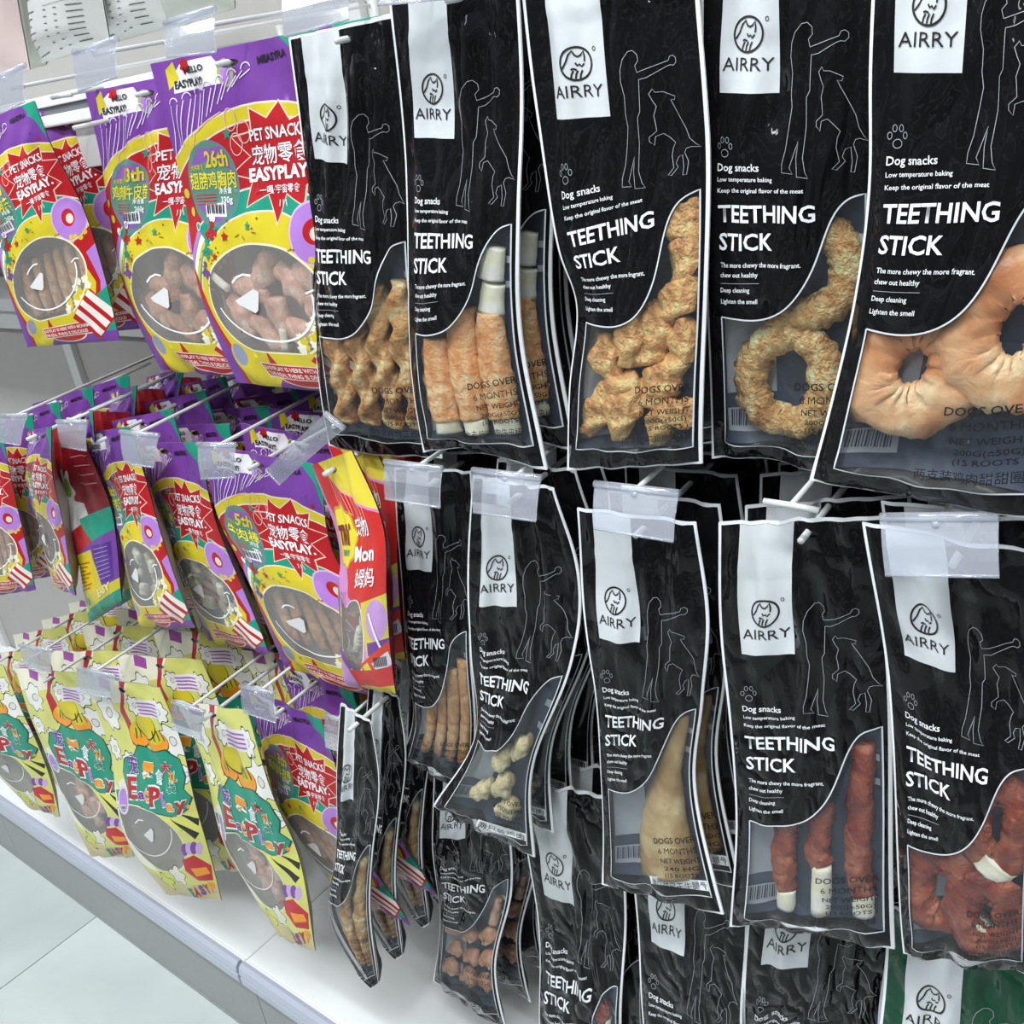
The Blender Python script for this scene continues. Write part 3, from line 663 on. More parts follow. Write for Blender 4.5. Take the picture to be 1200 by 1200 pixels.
# ------------------------------------------------------------------ treats
def tube(bag, pts, rad, mat, label, seg=12, n=26, closed=False, flat=.62, amp=.12, fr=90., twist=0., lobes=2, lob=.0, cap=True, name='dog_chew', seed=0, depth=0.):
    """pts: art units on the pouch (x, y) ; rad: metres (list along)"""
    p = bag.p; P = np.array(pts, float); K = np.linspace(0, 1, len(P)); rad = np.array(rad if hasattr(rad, '__len__') else [rad] * 2, float)
    if closed:
        ang = np.linspace(0, 2 * math.pi, n, endpoint=False); T = ang / (2 * math.pi)
        Q = np.array([[np.interp(t, np.linspace(0, 1, len(P) + 1), np.append(P[:, k], P[0, k])) for k in (0, 1)] for t in T])
    else:
        T = np.linspace(0, 1, n); Q = hermite(T, K, P)
    d = p.d; base = (p.S(Q, 1) * .5 + p.S(Q, -1) * .5)
    base = base + p.n * depth
    r = np.interp(T, np.linspace(0, 1, len(rad)), rad)
    if closed: tan = np.roll(base, -1, 0) - np.roll(base, 1, 0)
    else: tan = np.gradient(base, axis=0)
    tan /= np.linalg.norm(tan, axis=1)[:, None]
    side = np.cross(tan, p.n); side /= np.linalg.norm(side, axis=1)[:, None]
    V = []
    for i in range(n):
        for j in range(seg):
            a = 2 * math.pi * j / seg
            q = side[i] * math.cos(a) + p.n * math.sin(a) * flat
            rr = r[i] * (1 + lob * math.cos(lobes * (a + twist * T[i] * 6.283)))
            w_ = base[i] + q * rr
            nz = noise.fractal(Vector((w_ + seed * 3.1) * fr), .8, 2.1, 3)
            V.append(w_ + q * rr * amp * nz * 1.6)
    # keep the treat between the two sheets
    V = np.array(V); bi = np.repeat(np.arange(n), seg); dl = V - base[bi]; al = dl @ p.n
    lat = dl - al[:, None] * p.n; ex = nrm(p.R[0] - p.L[0])
    uv = Q[bi] + np.stack([(lat @ ex) / p.width * d['W'], -lat[:, 2] / p.len * d['H']], 1)
    uv[:, 0] = np.clip(uv[:, 0], 5, d['W'] - 5); uv[:, 1] = np.clip(uv[:, 1], 5, d['H'] - 6)
    fr_, bk_ = p.S(uv, 1), p.S(uv, -1); hh = ((fr_ - bk_) @ p.n) / 2
    V = (fr_ + bk_) / 2 + p.n * np.clip(al + depth, -.86 * hh, .86 * hh)[:, None]
    V = list(V)
    Fs = []
    for i in range(n if closed else n - 1):
        i2 = (i + 1) % n
        for j in range(seg): Fs.append((i * seg + j, i * seg + (j + 1) % seg, i2 * seg + (j + 1) % seg, i2 * seg + j))
    if not closed: 
        V.append(np.mean(V[:seg], axis=0)); V.append(np.mean(V[(n - 1) * seg:n * seg], axis=0)); a0 = n * seg
        for j in range(seg): Fs.append((a0, (j + 1) % seg, j)); Fs.append((a0 + 1, (n - 1) * seg + j, (n - 1) * seg + (j + 1) % seg))
    V = np.array(V); c = V.mean(0)
    o = mobj(name, V - c, Fs, mat, None, loc=tuple(c + p.org))
    tag(o, fitlabel(label + ' in the ' + bag.short), 'dog treat', 'treats in the ' + bag.short)
    bag.treats.append(o); bag.desc[o.name] = label; return o
ORD = ['leftmost', 'second from left', 'third from left', 'fourth from left', 'fifth from left', 'sixth from left']
def tz(t): return t
# ------------------------------------------------------------------ the setting
ZS = .18                                             # top of the bottom shelf
def box(V, Fs, x0, y0, z0, x1, y1, z1):
    n = len(V); V += [(x, y, z) for x in (x0, x1) for y in (y0, y1) for z in (z0, z1)]
    Fs += [tuple(n + i for i in f) for f in ((0, 1, 3, 2), (4, 6, 7, 5), (0, 4, 5, 1), (2, 3, 7, 6), (0, 2, 6, 4), (1, 5, 7, 3))]
def bevel(o, w_=.002, seg=2):
    m = o.modifiers.new('bevel', 'BEVEL'); m.width = w_; m.segments = seg; m.limit_method = 'ANGLE'; return o
def boxo(name, b, mat, parent=None, bev=.002, label=None):
    V = []; Fs = []; box(V, Fs, *b); o = mobj(name, V, Fs, mat, parent, smooth=False, label=label)
    if bev: bevel(o, bev)
    return o
def rod(name, pts, r, mat, parent=None, seg=10, org=(0, 0, 0)):
    P = np.array(pts, float); T = np.gradient(P, axis=0); T /= np.linalg.norm(T, axis=1)[:, None]
    V = []; Fs = []; up = np.array([.3, .1, 1.])
    for i, (q, t) in enumerate(zip(P, T)):
        a = np.cross(t, up); a /= np.linalg.norm(a); b = np.cross(t, a)
        for j in range(seg): an = 6.28318 * j / seg; V.append(q + r * (a * math.cos(an) + b * math.sin(an)))
    for i in range(len(P) - 1):
        for j in range(seg): Fs.append((i * seg + j, i * seg + (j + 1) % seg, (i + 1) * seg + (j + 1) % seg, (i + 1) * seg + j))
    Fs.append(tuple(range(seg))[::-1]); Fs.append(tuple((len(P) - 1) * seg + j for j in range(seg)))
    return mobj(name, np.array(V) - np.array(org), Fs, mat, parent)
# floor of large pale tiles
fm = treat_mat('pale_stone_floor_tile', 'b6bebc', 'c3cbc9', 'cfd6d4', .22, 2.2, .0002, False)
fl = tag(boxo('floor', (-5, -4.2, -.08, 2.6, .9, -.024), solid('floor_grout', hx('8f9694'), .7), None, 0), kind='structure')
g0 = at_z((123, 1067), -.02); TS = .60
tiles = None
for i in range(-6, 5):
    for j in range(-7, 2):
        x0 = g0[0] + i * TS; y0 = -.004 + j * TS
        if tiles is None:
            o = boxo('floor_tile', (0, 0, -.01, TS - .0025, TS - .0025, 0), fm, fl, .0006); tiles = o
        else: o = tiles.copy(); C.objects.link(o); o.parent = fl
        o.location = (x0, y0, -.02)
# back panel of the rack, in sections
BP = .34
wb = tag(empty('wall_back', (0, BP, 0)), kind='structure')
for i in range(6):
    boxo('steel_panel', (-3.6 + i * .9, 0, .1, -3.6 + i * .9 + .895, .02, 2.6), M_PANEL, wb)
    boxo('slotted_upright', (-3.62 + i * .9, -.012, .1, -3.59 + i * .9, .0, 2.6), M_WIRE, wb, .001)
# unseen gondola across the aisle, added so the film has something dark to reflect
wf = tag(empty('unseen_gondola', (0, -2.15, 0)), kind='structure')
dk = solid('unseen_gondola_dark', hx('3c3a40'), .6)
boxo('unseen_gondola_panel', (-4.4, -.03, 0, 2.4, 0, 2.1), dk, wf)
for z in (.15, .6, 1.05, 1.5, 1.95): boxo('unseen_gondola_shelf', (-4.4, 0, z, 2.4, .32, z + .03), M_SHELF, wf)
# bottom shelf decks
SX = at_z((290, 1124), ZS)[0]
for k, (x0, x1) in enumerate(((SX - 2.7, SX - 1.802), (SX - 1.8, SX - .902), (SX - .9, SX - .002), (SX, SX + .898), (SX + .9, SX + 1.8))):
    r = tag(empty('base_shelf', (x0, 0, 0)), ['white base shelf section, farthest left', 'white base shelf section under the far left pouches', 'white base shelf section left of the rail joint', 'white base shelf section right of the rail joint, under the black pouches', 'white base shelf section beyond the right edge'][k], 'shelf', 'base shelf sections')
    W_ = x1 - x0
    boxo('deck', (0, 0, ZS - .02, W_, BP - .002, ZS), M_SHELF, r, .002)
    boxo('front_lip', (0, -.006, ZS - .035, W_, 0, ZS + .001), M_SHELF, r, .001)
    boxo('kick_plate', (0, -.004, -.02, W_, .006, ZS - .035), M_KICK, r, .001)
    # extruded price rail
    prof = [(-.006, ZS + .003), (-.012, ZS + .004), (-.018, ZS - .001), (-.021, ZS - .012), (-.018, ZS - .016), (-.021, ZS - .020), (-.021, ZS - .034), (-.015, ZS - .040), (-.008, ZS - .038)]
    a0, a1 = .001, W_ - .004; n = len(prof)
    V = [(a0, y, z) for y, z in prof] + [(a1, y, z) for y, z in prof]
    Fs = [(i, i + 1, n + i + 1, n + i) for i in range(n - 1)] + [(n - 1, 0, n, 2 * n - 1), tuple(range(n))[::-1], tuple(range(n, 2 * n))]
    mobj('price_rail', V, Fs, M_RAIL, r, smooth=False)
# top ledge and the sacks on it
LY, LZ = .05, 1.40 + .0855 * .60
lg = tag(empty('display_ledge', (0, LY, LZ)), 'white steel ledge with grooved front rail under the food sacks', 'shelf')
boxo('deck', (-3.2, 0, -.006, 1.2, BP - LY - .002, 0), M_SHELF, lg)
boxo('front_lip', (-3.2, -.004, -.010, 1.2, .0, .001), M_SHELF, lg, .001)
boxo('rail_groove', (-3.2, -.001, -.018, 1.2, .004, -.010), solid('grey_groove', hx('6c7074'), .5), lg, 0)
boxo('price_rail', (-3.2, -.006, -.030, 1.2, .002, -.018), M_SHELF, lg, .002)
boxo('rail_backing', (-3.2, .004, -.075, 1.2, .010, -.010), M_WIRE, lg, .001)
for z in (-.255, -.66):
    zz = 1.40 + z
    rl = tag(empty('mounting_rail', (-3.2, BP - .03, zz)), 'white horizontal hook rail on the back panel, %s' % ('behind the top row' if z > -.4 else 'behind the middle row'), 'rail', 'hook rails')
    boxo('rail_bar', (0, 0, -.012, 4.4, .012, .012), M_WIRE, rl, .002)
    boxo('rail_strip', (0, .012, -.05, 4.4, .028, .05), M_WIRE, rl, .002)

# ------------------------------------------------------------------ pouches
GB1, GB2, GB3 = 'black pouches in the top row', 'black pouches in the middle row', 'black pouches in the bottom row'
GA, GE, GF = 'coloured pouches in the top row', 'coloured pouches in the middle row', 'coloured pouches in the bottom row'
mk = make_pouch
mk('B1', 'black', .014, [(338,44),(347,130),(360,280),(372,400),(386,520)], [(462,16),(475,150),(487,280),(498,400),(516,544)], 'leftmost black pouch of the top row, holding rope-twisted golden sticks', 'leftmost black pouch of the top row', GB1, winink=window_ink('四支装鸡肉三菱棒'), yaw=0, bow=-.004)
mk('B2', 'black', -.012, [(455,-8),(464,90),(474,250),(485,430),(499,532)], [(606,-32),(611,90),(612,250),(616,410),(637,543)], 'second black pouch of the top row, holding white-ended wrapped rolls', 'second black pouch of the top row', GB1, winink=window_ink('六支装鸡肉牛皮棒'), yaw=0, bow=.007)
mk('B3', 'black', -.008, [(607,-52),(630,137),(651,295),(671,358),(665,455),(666,550)], [(814,-75),(826,125),(829,250),(828,355),(827,450),(826,541)], 'third black pouch of the top row, holding crinkled dried chicken pieces', 'third black pouch of the top row', GB1, winink=window_ink('150克风干鸡肉兔耳'), yaw=0)
mk('B4', 'black', .012, [(820,-95),(823,60),(828,250),(829,400),(831,543)], [(1032,-125),(1030,60),(1025,250),(1020,400),(1022,562)], 'fourth black pouch of the top row, holding coarse crumbed rings', 'fourth black pouch of the top row', GB1, winink=window_ink('三只装鸡肉甜甜圈'), yaw=0, bow=.006)
mk('B5', 'black', -.03, [(1030,-150),(1020,80),(1017,210),(998,350),(970,475),(948,563)], [(1275,-190),(1270,80),(1262,200),(1245,350),(1235,475),(1228,607)], 'rightmost black pouch of the top row, tilted, holding large orange rings', 'rightmost black pouch of the top row', GB1, winink=window_ink('两支装鸡肉甜甜圈'), yaw=0, pf=1.5)
mk('C1', 'black', .018, [(462,548),(464,640),(475,750),(488,830),(471,890)], [(552,552),(556,650),(556,750),(558,840),(548,936)], 'leftmost black pouch of the middle row, holding flat brown strips', 'leftmost black pouch of the middle row', GB2, winink=window_ink('三支装鸡肉片'), wr=1.2, yaw=0)
mk('C2', 'black', -.004, [(554,557),(549,660),(547,770),(556,862),(511,941)], [(648,572),(675,665),(668,780),(630,890),(625,1007)], 'second black pouch of the middle row, bottom flared, holding a pale dried lump', 'second black pouch of the middle row', GB2, winink=window_ink('两只装鸡肉', sticker=True), wr=1.4, yaw=0)
mk('C3', 'black', .0, [(676,595),(684,700),(700,810),(702,920),(704,1038)], [(815,612),(832,720),(822,820),(812,915),(851,1068)], 'third black pouch of the middle row, holding one dried beef shank', 'third black pouch of the middle row', GB2, winink=window_ink('单只装风干牛腿骨', '240 HG', True), wr=1.2, yaw=0)
mk('C4', 'black', .004, [(842,612),(844,720),(853,850),(860,970),(857,1085)], [(1035,605),(1037,720),(1043,850),(1047,970),(1050,1103)], 'fourth black pouch of the middle row without tag plate, holding three dark red sticks', 'fourth black pouch of the middle row', GB2, winink=window_ink('三支装鸭肉牛皮棒'), yaw=0, bow=.006)
mk('C5', 'black', -.022, [(1010,612),(1028,730),(1042,870),(1053,1000),(1062,1110)], [(1218,648),(1224,780),(1220,900),(1212,1020),(1205,1145)], 'rightmost black pouch of the middle row, holding dark red rings', 'rightmost black pouch of the middle row', GB2, winink=window_ink('三只装鸭肉甜甜圈'), wr=1.7, yaw=0)
mk('D1', 'black', -.035, [(399,824),(395,900),(391,1000),(391,1075),(437,1158)], [(435,847),(442,900),(438,1000),(437,1085),(441,1156)], 'leftmost black pouch of the bottom row, turned edge-on with a golden stick', 'leftmost black pouch of the bottom row', GB3, winink=window_ink('鸡肉棒'), wr=1., yaw=0)
mk('D2', 'black', .055, [(508,880),(509,960),(511,1040),(512,1100),(510,1147)], [(600,890),(598,960),(596,1050),(583,1130),(597,1205)], 'second black pouch of the bottom row, holding brown meat chunks', 'second black pouch of the bottom row', GB3, winink=window_ink('鸡肉块'), wr=1.5, yaw=0)
mk('D3', 'black', .055, [(608,915),(618,1000),(628,1100),(635,1200),(640,1330)], [(728,935),(731,1045),(732,1130),(731,1230),(735,1350)], 'third black pouch of the bottom row, holding red and white knots', 'third black pouch of the bottom row', GB3, winink=window_ink('鸭肉哑铃'), wr=1.5, yaw=0)
mk('D4', 'black', .045, [(735,960),(743,1060),(752,1160),(765,1290),(770,1410)], [(872,975),(876,1090),(872,1200),(878,1310),(885,1430)], 'fourth black pouch of the bottom row, label half hidden by the shank pouch', 'fourth black pouch of the bottom row', GB3, winink=window_ink('牛皮棒'), yaw=0)
mk('D5', 'black', .045, [(880,980),(877,1088),(871,1198),(875,1330),(880,1430)], [(1050,985),(1043,1108),(1030,1198),(1040,1330),(1048,1450)], 'fifth black pouch of the bottom row, below the dark red stick pouch', 'fifth black pouch of the bottom row', GB3, winink=window_ink('牛皮棒'), wr=1.3, yaw=0)
mk('D6', 'green', .02, [(1040,1060),(1036,1150),(1030,1250),(1040,1400),(1048,1500)], [(1245,1110),(1240,1200),(1240,1300),(1240,1400),(1240,1540)], 'dark green pouch in the bottom right corner', 'dark green pouch in the bottom right corner', GB3, winink=window_ink('牛皮棒'), wr=1.3, yaw=0)
E_STD = easy_ink(); E13 = easy_ink('13th', '鸡肉裹牛皮卷', '260g'); E8 = easy_ink('8th', '犬用牛肉条', '260g'); E5k = easy_ink('5th', '牛肉棒', '280g')
mk('A1', 'easy', .0, [(-48,150),(-30,220),(-5,290),(14,360),(29,408)], [(40,118),(62,175),(92,240),(118,320),(140,399)], 'multicoloured pouch at the left edge of the top row, popcorn box showing', 'leftmost coloured pouch of the top row', GA, ink=E8)
mk('A2', 'easy', .04, [(100,108),(112,165),(124,250),(152,350),(192,432)], .215, 'multicoloured pouch with 13th on its round sticker, top row', 'coloured pouch with the 13th sticker', GA, ink=E13)
mk('A3', 'easy', .022, [(176,75),(194,150),(212,230),(235,340),(282,447)], .225, 'multicoloured pouch with 26th on its round sticker, top row', 'coloured pouch with the 26th sticker', GA, ink=E_STD)
mk('E0', 'easy', .0, [(-70,520),(-60,580),(-40,640),(-20,700)], [(2,500),(16,590),(30,640),(44,690)], 'multicoloured pouch cut by the left photo edge, middle row', 'coloured pouch at the left edge of the middle row', GE, ink=E8)
mk('E1', 'easy', .0, [(30,505),(38,570),(50,633),(62,687)], [(60,500),(66,593),(78,650),(92,697)], 'narrow turned multicoloured pouch left of the backwards-hung one', 'turned coloured pouch of the middle row', GE, ink=E8)
mk('E2', 'back', .0, [(57,500),(70,570),(88,650),(103,730)], [(95,505),(122,580),(135,640),(146,702)], 'pouch hung backwards showing dark red and yellow text panel', 'backwards-hung pouch', GE)
mk('E3', 'easy', .0, [(96,508),(125,590),(148,670),(167,733)], [(150,500),(176,585),(203,660),(230,735)], 'multicoloured pouch right of the backwards-hung one, middle row', 'coloured pouch right of the backwards-hung one', GE, ink=E8)
mk('E4', 'easy', .028, [(152,520),(180,580),(212,670),(242,752)], [(232,518),(252,600),(285,700),(313,768)], 'multicoloured pouch of pale short pieces, second from the pink one', 'coloured pouch of pale pieces in the middle row', GE, ink=E13)
mk('E5', 'easy', .014, [(236,520),(254,600),(290,670),(333,782)], .195, 'multicoloured pouch of brown sticks beside the pink pouch', 'coloured pouch beside the pink pouch', GE, ink=E5k)
mk('E6', 'pink', -.014, [(366,545),(390,620),(396,700),(408,800)], [(412,528),(445,610),(456,700),(465,812)], 'pink and red pouch with yellow badge between coloured and black pouches', 'pink and red pouch', GE)
mk('F0', 'eat', -.05, [(-60,790),(-40,850),(-10,900),(33,948)], [(4,780),(38,860),(55,910),(70,958)], 'pale yellow pouch with teal banner at the left edge, bottom row', 'pale yellow pouch at the left edge', GF)
mk('F1', 'eat', -.045, [(18,783),(43,860),(67,925),(108,1002)], [(100,790),(130,880),(150,950),(158,1003)], 'second pale yellow pouch from the left, flower and purple sticker, bottom row', 'second pale yellow pouch from the left', GF)
mk('F2', 'eat', -.055, [(97,790),(124,870),(145,970),(195,1048)], [(187,806),(215,880),(236,960),(257,1058)], 'third pale yellow pouch from the left with full teal lettering visible, bottom row', 'third pale yellow pouch from the left', GF)
mk('F3', 'eat', -.04, [(205,820),(240,890),(266,1000),(325,1098)], [(290,833),(320,930),(350,1017),(372,1113)], 'rightmost pale yellow pouch, low over the shelf edge', 'rightmost pale yellow pouch', GF)
mk('F4', 'easy', .0, [(281,803),(303,860),(330,945),(385,1035)], .15, 'multicoloured pouch between the pale yellow and black ones, bottom row', 'coloured pouch of the bottom row', GF, ink=E13)

# ------------------------------------------------------------------ treats inside the pouches
B = BAGS
POS = [a + ' ' + b for a in ('bottom', 'lower', 'middle', 'upper', 'top') for b in ('left', 'centre', 'right')]
def posname(spots):
    o = sorted(range(len(spots)), key=lambda i: -spots[i][1]); nm = {}
    for r_ in range(0, len(o), 3):
        for c_, i in enumerate(sorted(o[r_:r_ + 3], key=lambda i: spots[i][0])): nm[i] = POS[r_ + c_]
    return nm
xs = (21, 42, 62, 83)
for i, x in enumerate(xs): tube(B['B1'], [(x, 276), (x + 2, 240), (x - 1, 205), (x + 2, 165 if i > 1 else 190)], [.008, .0105, .011, .009], T_GOLD, ORD[i] + ' rope-twisted chicken stick', twist=1.9, lobes=2, lob=.3, n=60, seg=16, amp=.09, flat=.8, name='twisted_stick', seed=i)
for i, (x, top) in enumerate(((25, 208), (49, 190), (74, 196))):
    tube(B['B2'], [(x, 270), (x, 240), (x, top)], [.0125, .014, .0125], T_WRAP, ORD[i] + ' chicken-wrapped roll', twist=.7, lobes=5, lob=.05, n=26, amp=.08, name='wrapped_roll', seed=i)
    tube(B['B2'], [(x, 281), (x, 270)], [.0105, .0105], T_HIDE, ORD[i] + ' roll end of white rawhide', n=6, amp=.03, name='rawhide_end')
for k, (y0, y1) in enumerate(((196, 176), (172, 150))): tube(B['B2'], [(75, y0), (78, y1)], [.0115, .0095], T_HIDE, ['lower', 'upper'][k] + ' white rawhide bone piece', n=12, amp=.05, name='rawhide_piece', lobes=2, lob=.1)
rr = random.Random(9)
spots = [(24, 262, 9, .9), (36, 248, 10, .4), (48, 262, 10, 1.2), (62, 250, 10, .2), (76, 240, 9, .9), (84, 262, 9, .1), (68, 268, 9, 1.5), (32, 226, 9, 2.0), (46, 212, 10, 1.4), (58, 220, 9, .6), (70, 205, 10, 2.4), (80, 190, 9, .8), (84, 168, 9, 1.1), (86, 214, 8, 1.8), (86, 150, 7, .5)]
pn = posname(spots)
for i, (x, y, l, a) in enumerate(spots):
    c, s_ = math.cos(a), math.sin(a)
    l *= 1.9
    tube(B['B3'], [(x - l * c, y + l * s_), (x + rr.uniform(-5, 5), y), (x + l * c, y - l * s_)], [.004, .010, .012, .006], T_JERKY, pn[i] + ' crinkled chicken piece', twist=.5, lobes=3, lob=.2, amp=.16, fr=70, n=30, seg=18, flat=.7, name='chicken_piece', seed=i, depth=.002 * (i % 3))
tube(B['B4'], circ(50, 243, 24, 28, 14), .0105, T_CRUMB, 'lower crumbed ring', closed=True, n=70, seg=14, amp=.2, fr=190, flat=.8, name='crumbed_ring', seed=2)
tube(B['B4'], circ(56, 178, 30, 27, 14), .0105, T_CRUMB, 'upper crumbed ring', closed=True, n=70, seg=14, amp=.2, fr=190, flat=.8, name='crumbed_ring', seed=7)
tube(B['B5'], circ(38, 224, 21, 26, 14), .0145, T_DONUT, 'left orange ring', closed=True, n=70, seg=16, amp=.13, fr=70, flat=.7, lobes=3, lob=.05, twist=4, name='donut_chew', seed=4)
tube(B['B5'], circ(82, 205, 22, 28, 14), .0145, T_DONUT, 'right orange ring', closed=True, n=70, seg=16, amp=.13, fr=70, flat=.7, lobes=3, lob=.05, twist=4, name='donut_chew', seed=8, depth=.003)
for i, x in enumerate((28, 46, 64, 82)): tube(B['C1'], [(x - 2, 272), (x, 230), (x + 2, 190 - 9 * i)], [.007, .009, .008], T_STRIP, ORD[i] + ' flat brown strip', flat=.35, n=22, amp=.1, name='dried_strip', seed=i)
for i, (x, y) in enumerate(((38, 255), (60, 240), (50, 215), (74, 200), (70, 262))): tube(B['C2'], [(x - 8, y + 8), (x, y), (x + 9, y - 12)], [.008, .014, .008], T_PALE, ['bottom left', 'centre', 'upper', 'top right', 'bottom right'][i] + ' pale dried lump', n=20, amp=.35, fr=80, name='dried_lump', seed=i)
tube(B['C3'], [(62, 276), (62, 250), (66, 215), (74, 185), (80, 160), (82, 144)], [.026, .025, .019, .012, .008, .006], T_SHANK, 'single bottle-shaped beef shank', n=40, seg=20, amp=.06, fr=45, flat=.55, name='beef_shank')
for i, (x, top) in enumerate(((33, 200), (55, 196), (80, 150))):
    tube(B['C4'], [(x + 3, 262 if i != 1 else 240), (x, 230), (x + 3, top)], [.0085, .0105, .010], T_DUCK, ORD[i] + ' dark red stick', n=34, amp=.1, twist=1.5, lobes=3, lob=.08, name='duck_stick', seed=i)
    tube(B['C4'], [(x + 3, 279), (x + 3, 262 if i != 1 else 240)], [.008, .0085], T_HIDE, ORD[i] + ' stick end of pale rawhide', n=8, amp=.04, name='rawhide_end')
tube(B['C5'], circ(34, 238, 20, 26, 14), .0125, T_DUCK, 'left dark red ring', closed=True, n=60, seg=14, amp=.12, fr=60, lobes=2, lob=.1, twist=3, name='duck_ring', seed=1)
tube(B['C5'], circ(70, 250, 20, 24, 14), .0125, T_DUCK, 'right dark red ring', closed=True, n=60, seg=14, amp=.12, fr=60, lobes=2, lob=.1, twist=3, name='duck_ring', seed=3, depth=.004)
tube(B['C5'], circ(74, 185, 18, 27, 14), .0125, T_DUCK, 'upper dark red ring', closed=True, n=60, seg=14, amp=.12, fr=60, lobes=2, lob=.1, twist=3, name='duck_ring', seed=5, depth=-.002)
for i, (x, y) in enumerate(((62, 264), (74, 214))): tube(B['C5'], [(x - 5, y + 4), (x + 6, y - 3)], [.0128, .0128], T_WHITE, ['lower', 'upper'][i] + ' pale knot on a ring', n=10, amp=.1, name='rawhide_knot')
for i, x in enumerate((38, 72)): tube(B['D1'], [(x, 276), (x, 220), (x + 4, 150 + 30 * (1 - i))], [.009, .011, .008], T_GOLD, ORD[i] + ' golden stick', n=34, amp=.16, name='twisted_stick', seed=i, twist=2, lobes=3, lob=.15)
for i in range(9):
    x = 22 + (i % 3) * 28 + 6 * (i // 3 % 2); y = 266 - (i // 3) * 26 - (8 if i % 3 == 2 else 0)
    tube(B['D2'], [(x - 9, y + 3), (x, y - 2), (x + 9, y + 4)], [.009, .013, .009], T_MEAT, '%s brown meat chunk' % ['bottom left', 'bottom middle', 'bottom right', 'middle left', 'centre', 'middle right', 'top left', 'top middle', 'top right'][i], n=16, amp=.28, fr=70, name='meat_chunk', seed=i)
tube(B['D2'], [(82, 190), (84, 160)], [.011, .008], T_MEAT, 'topmost brown chunk', n=14, amp=.25, name='meat_chunk', seed=20)
for i, x in enumerate((28, 54, 80)):
    y0 = 212 if i < 2 else 165
    tube(B['D3'], [(x, 268), (x, y0)], [.010, .0085, .0105, .0085, .010], T_WHITE, ORD[i] + ' white rawhide knot', n=30, amp=.06, name='rawhide_knot', seed=i, lobes=2, lob=.08)
    for j, y in enumerate((276, 238, y0 - 4)): tube(B['D3'], [(x - 1, y + 7), (x, y), (x + 1, y - 7)], [.008, .0125, .008], T_REDB, '%s red ball, %s knot,' % (['bottom', 'middle', 'top'][j], ORD[i]), n=14, amp=.1, name='meat_ball', seed=i * 3 + j, depth=.002)
for i, x in enumerate((30, 56, 82)):
    for kx in ('D4', 'D5', 'D6'): tube(B[kx], [(x, 274), (x, 225), (x + 2, 190 if i < 2 else 152)], [.0095, .011, .009], T_STRIP if kx != 'D4' else T_SHANK, ORD[i] + ' brown stick', n=24, amp=.1, name='dried_stick', seed=i)
# coloured pouches
def heap(key, mat, desc, name, pts, rad, amp=.12, l=10, **kw):
    for i, (x, y, a) in enumerate(pts):
        c, s_ = math.cos(a), math.sin(a)
        tube(B[key], [(x - l * c, y - l * s_), (x, y), (x + l * c, y + l * s_)], [rad * .75, rad, rad * .7], mat, desc % ORD[i % 6] if '%' in desc else desc, amp=amp, n=16, seg=12, name=name, seed=i, **kw)
SP = [(24, 126, 1.2), (36, 112, .3), (50, 126, 1.7), (64, 108, .9), (76, 124, 1.4), (60, 134, .2), (38, 136, .7), (78, 104, .3), (48, 100, 2.2)]
for kx in ('A3', 'A2'):
    for i, (x, y, a) in enumerate(SP): tube(B[kx], [(x - 11 * math.cos(a), y - 11 * math.sin(a)), (x, y), (x + 11 * math.cos(a), y + 11 * math.sin(a))], [.009, .015, .008], T_PINK if kx == 'A3' else T_MEAT, '%s dried meat piece' % ['low left', 'left', 'low centre', 'right', 'low right', 'bottom', 'bottom left', 'upper right', 'top'][i], amp=.3, fr=55, n=16, name='meat_piece', seed=i + len(kx))
for i, (x, y, a) in enumerate(((22, 106, .7), (52, 136, 1.9), (86, 118, 1.2))): tube(B['A3'], [(x - 6 * math.cos(a), y - 6 * math.sin(a)), (x + 6 * math.cos(a), y + 6 * math.sin(a))], [.0042, .0042], T_WHITE, '%s white rawhide stick end' % ORD[i], n=8, amp=.03, name='rawhide_end', depth=.011)
for kx, mt in (('A1', T_STRIP), ('E5', T_STRIP), ('F4', T_MEAT), ('E0', T_MEAT)):
    for i in range(6): tube(B[kx], [(20 + i * 12, 140), (19 + i * 12.2, 118), (22 + i * 11.5, 96)], [.006, .0075, .006], mt, ORD[i] + ' brown stick', amp=.12, n=18, name='dried_stick', seed=i)
for kx in ('E3', 'E4'):
    pn = posname([(22 + (i * 37 % 60), 98 + (i * 23 % 40)) for i in range(14)])
    for i in range(14):
        a = i * 1.9; x = 22 + (i * 37 % 60); y = 98 + (i * 23 % 40)
        tube(B[kx], [(x - 5 * math.cos(a), y - 5 * math.sin(a)), (x + 5 * math.cos(a), y + 5 * math.sin(a))], [.006, .0065], T_HIDE if i % 3 else T_PALE, pn[i] + ' pale stick piece', n=8, amp=.1, name='stick_piece', seed=i, depth=.003 * (i % 4))
pn = posname([(18 + (i * 29 % 44), 88 + (i * 17 % 48)) for i in range(12)])
for i in range(12):
    x = 18 + (i * 29 % 44); y = 88 + (i * 17 % 48); tube(B['E6'], [(x - 4, y + 4), (x + 4, y - 4)], [.007, .008], T_HIDE, pn[i] + ' white chew pellet', n=8, amp=.15, name='chew_pellet', seed=i)
for kx, mt in (('F1', T_PINK), ('F3', T_PINK)):
    for i, (x, y) in enumerate(((34, 120), (56, 128), (44, 146), (30, 138))): tube(B[kx], [(x, y + 14), (x + 3, y - 14)], [.014, .017], mt, ['top left', 'right', 'bottom', 'low left'][i] + ' flat pinkish meat slice', flat=.4, n=16, amp=.15, name='meat_slice', seed=i)

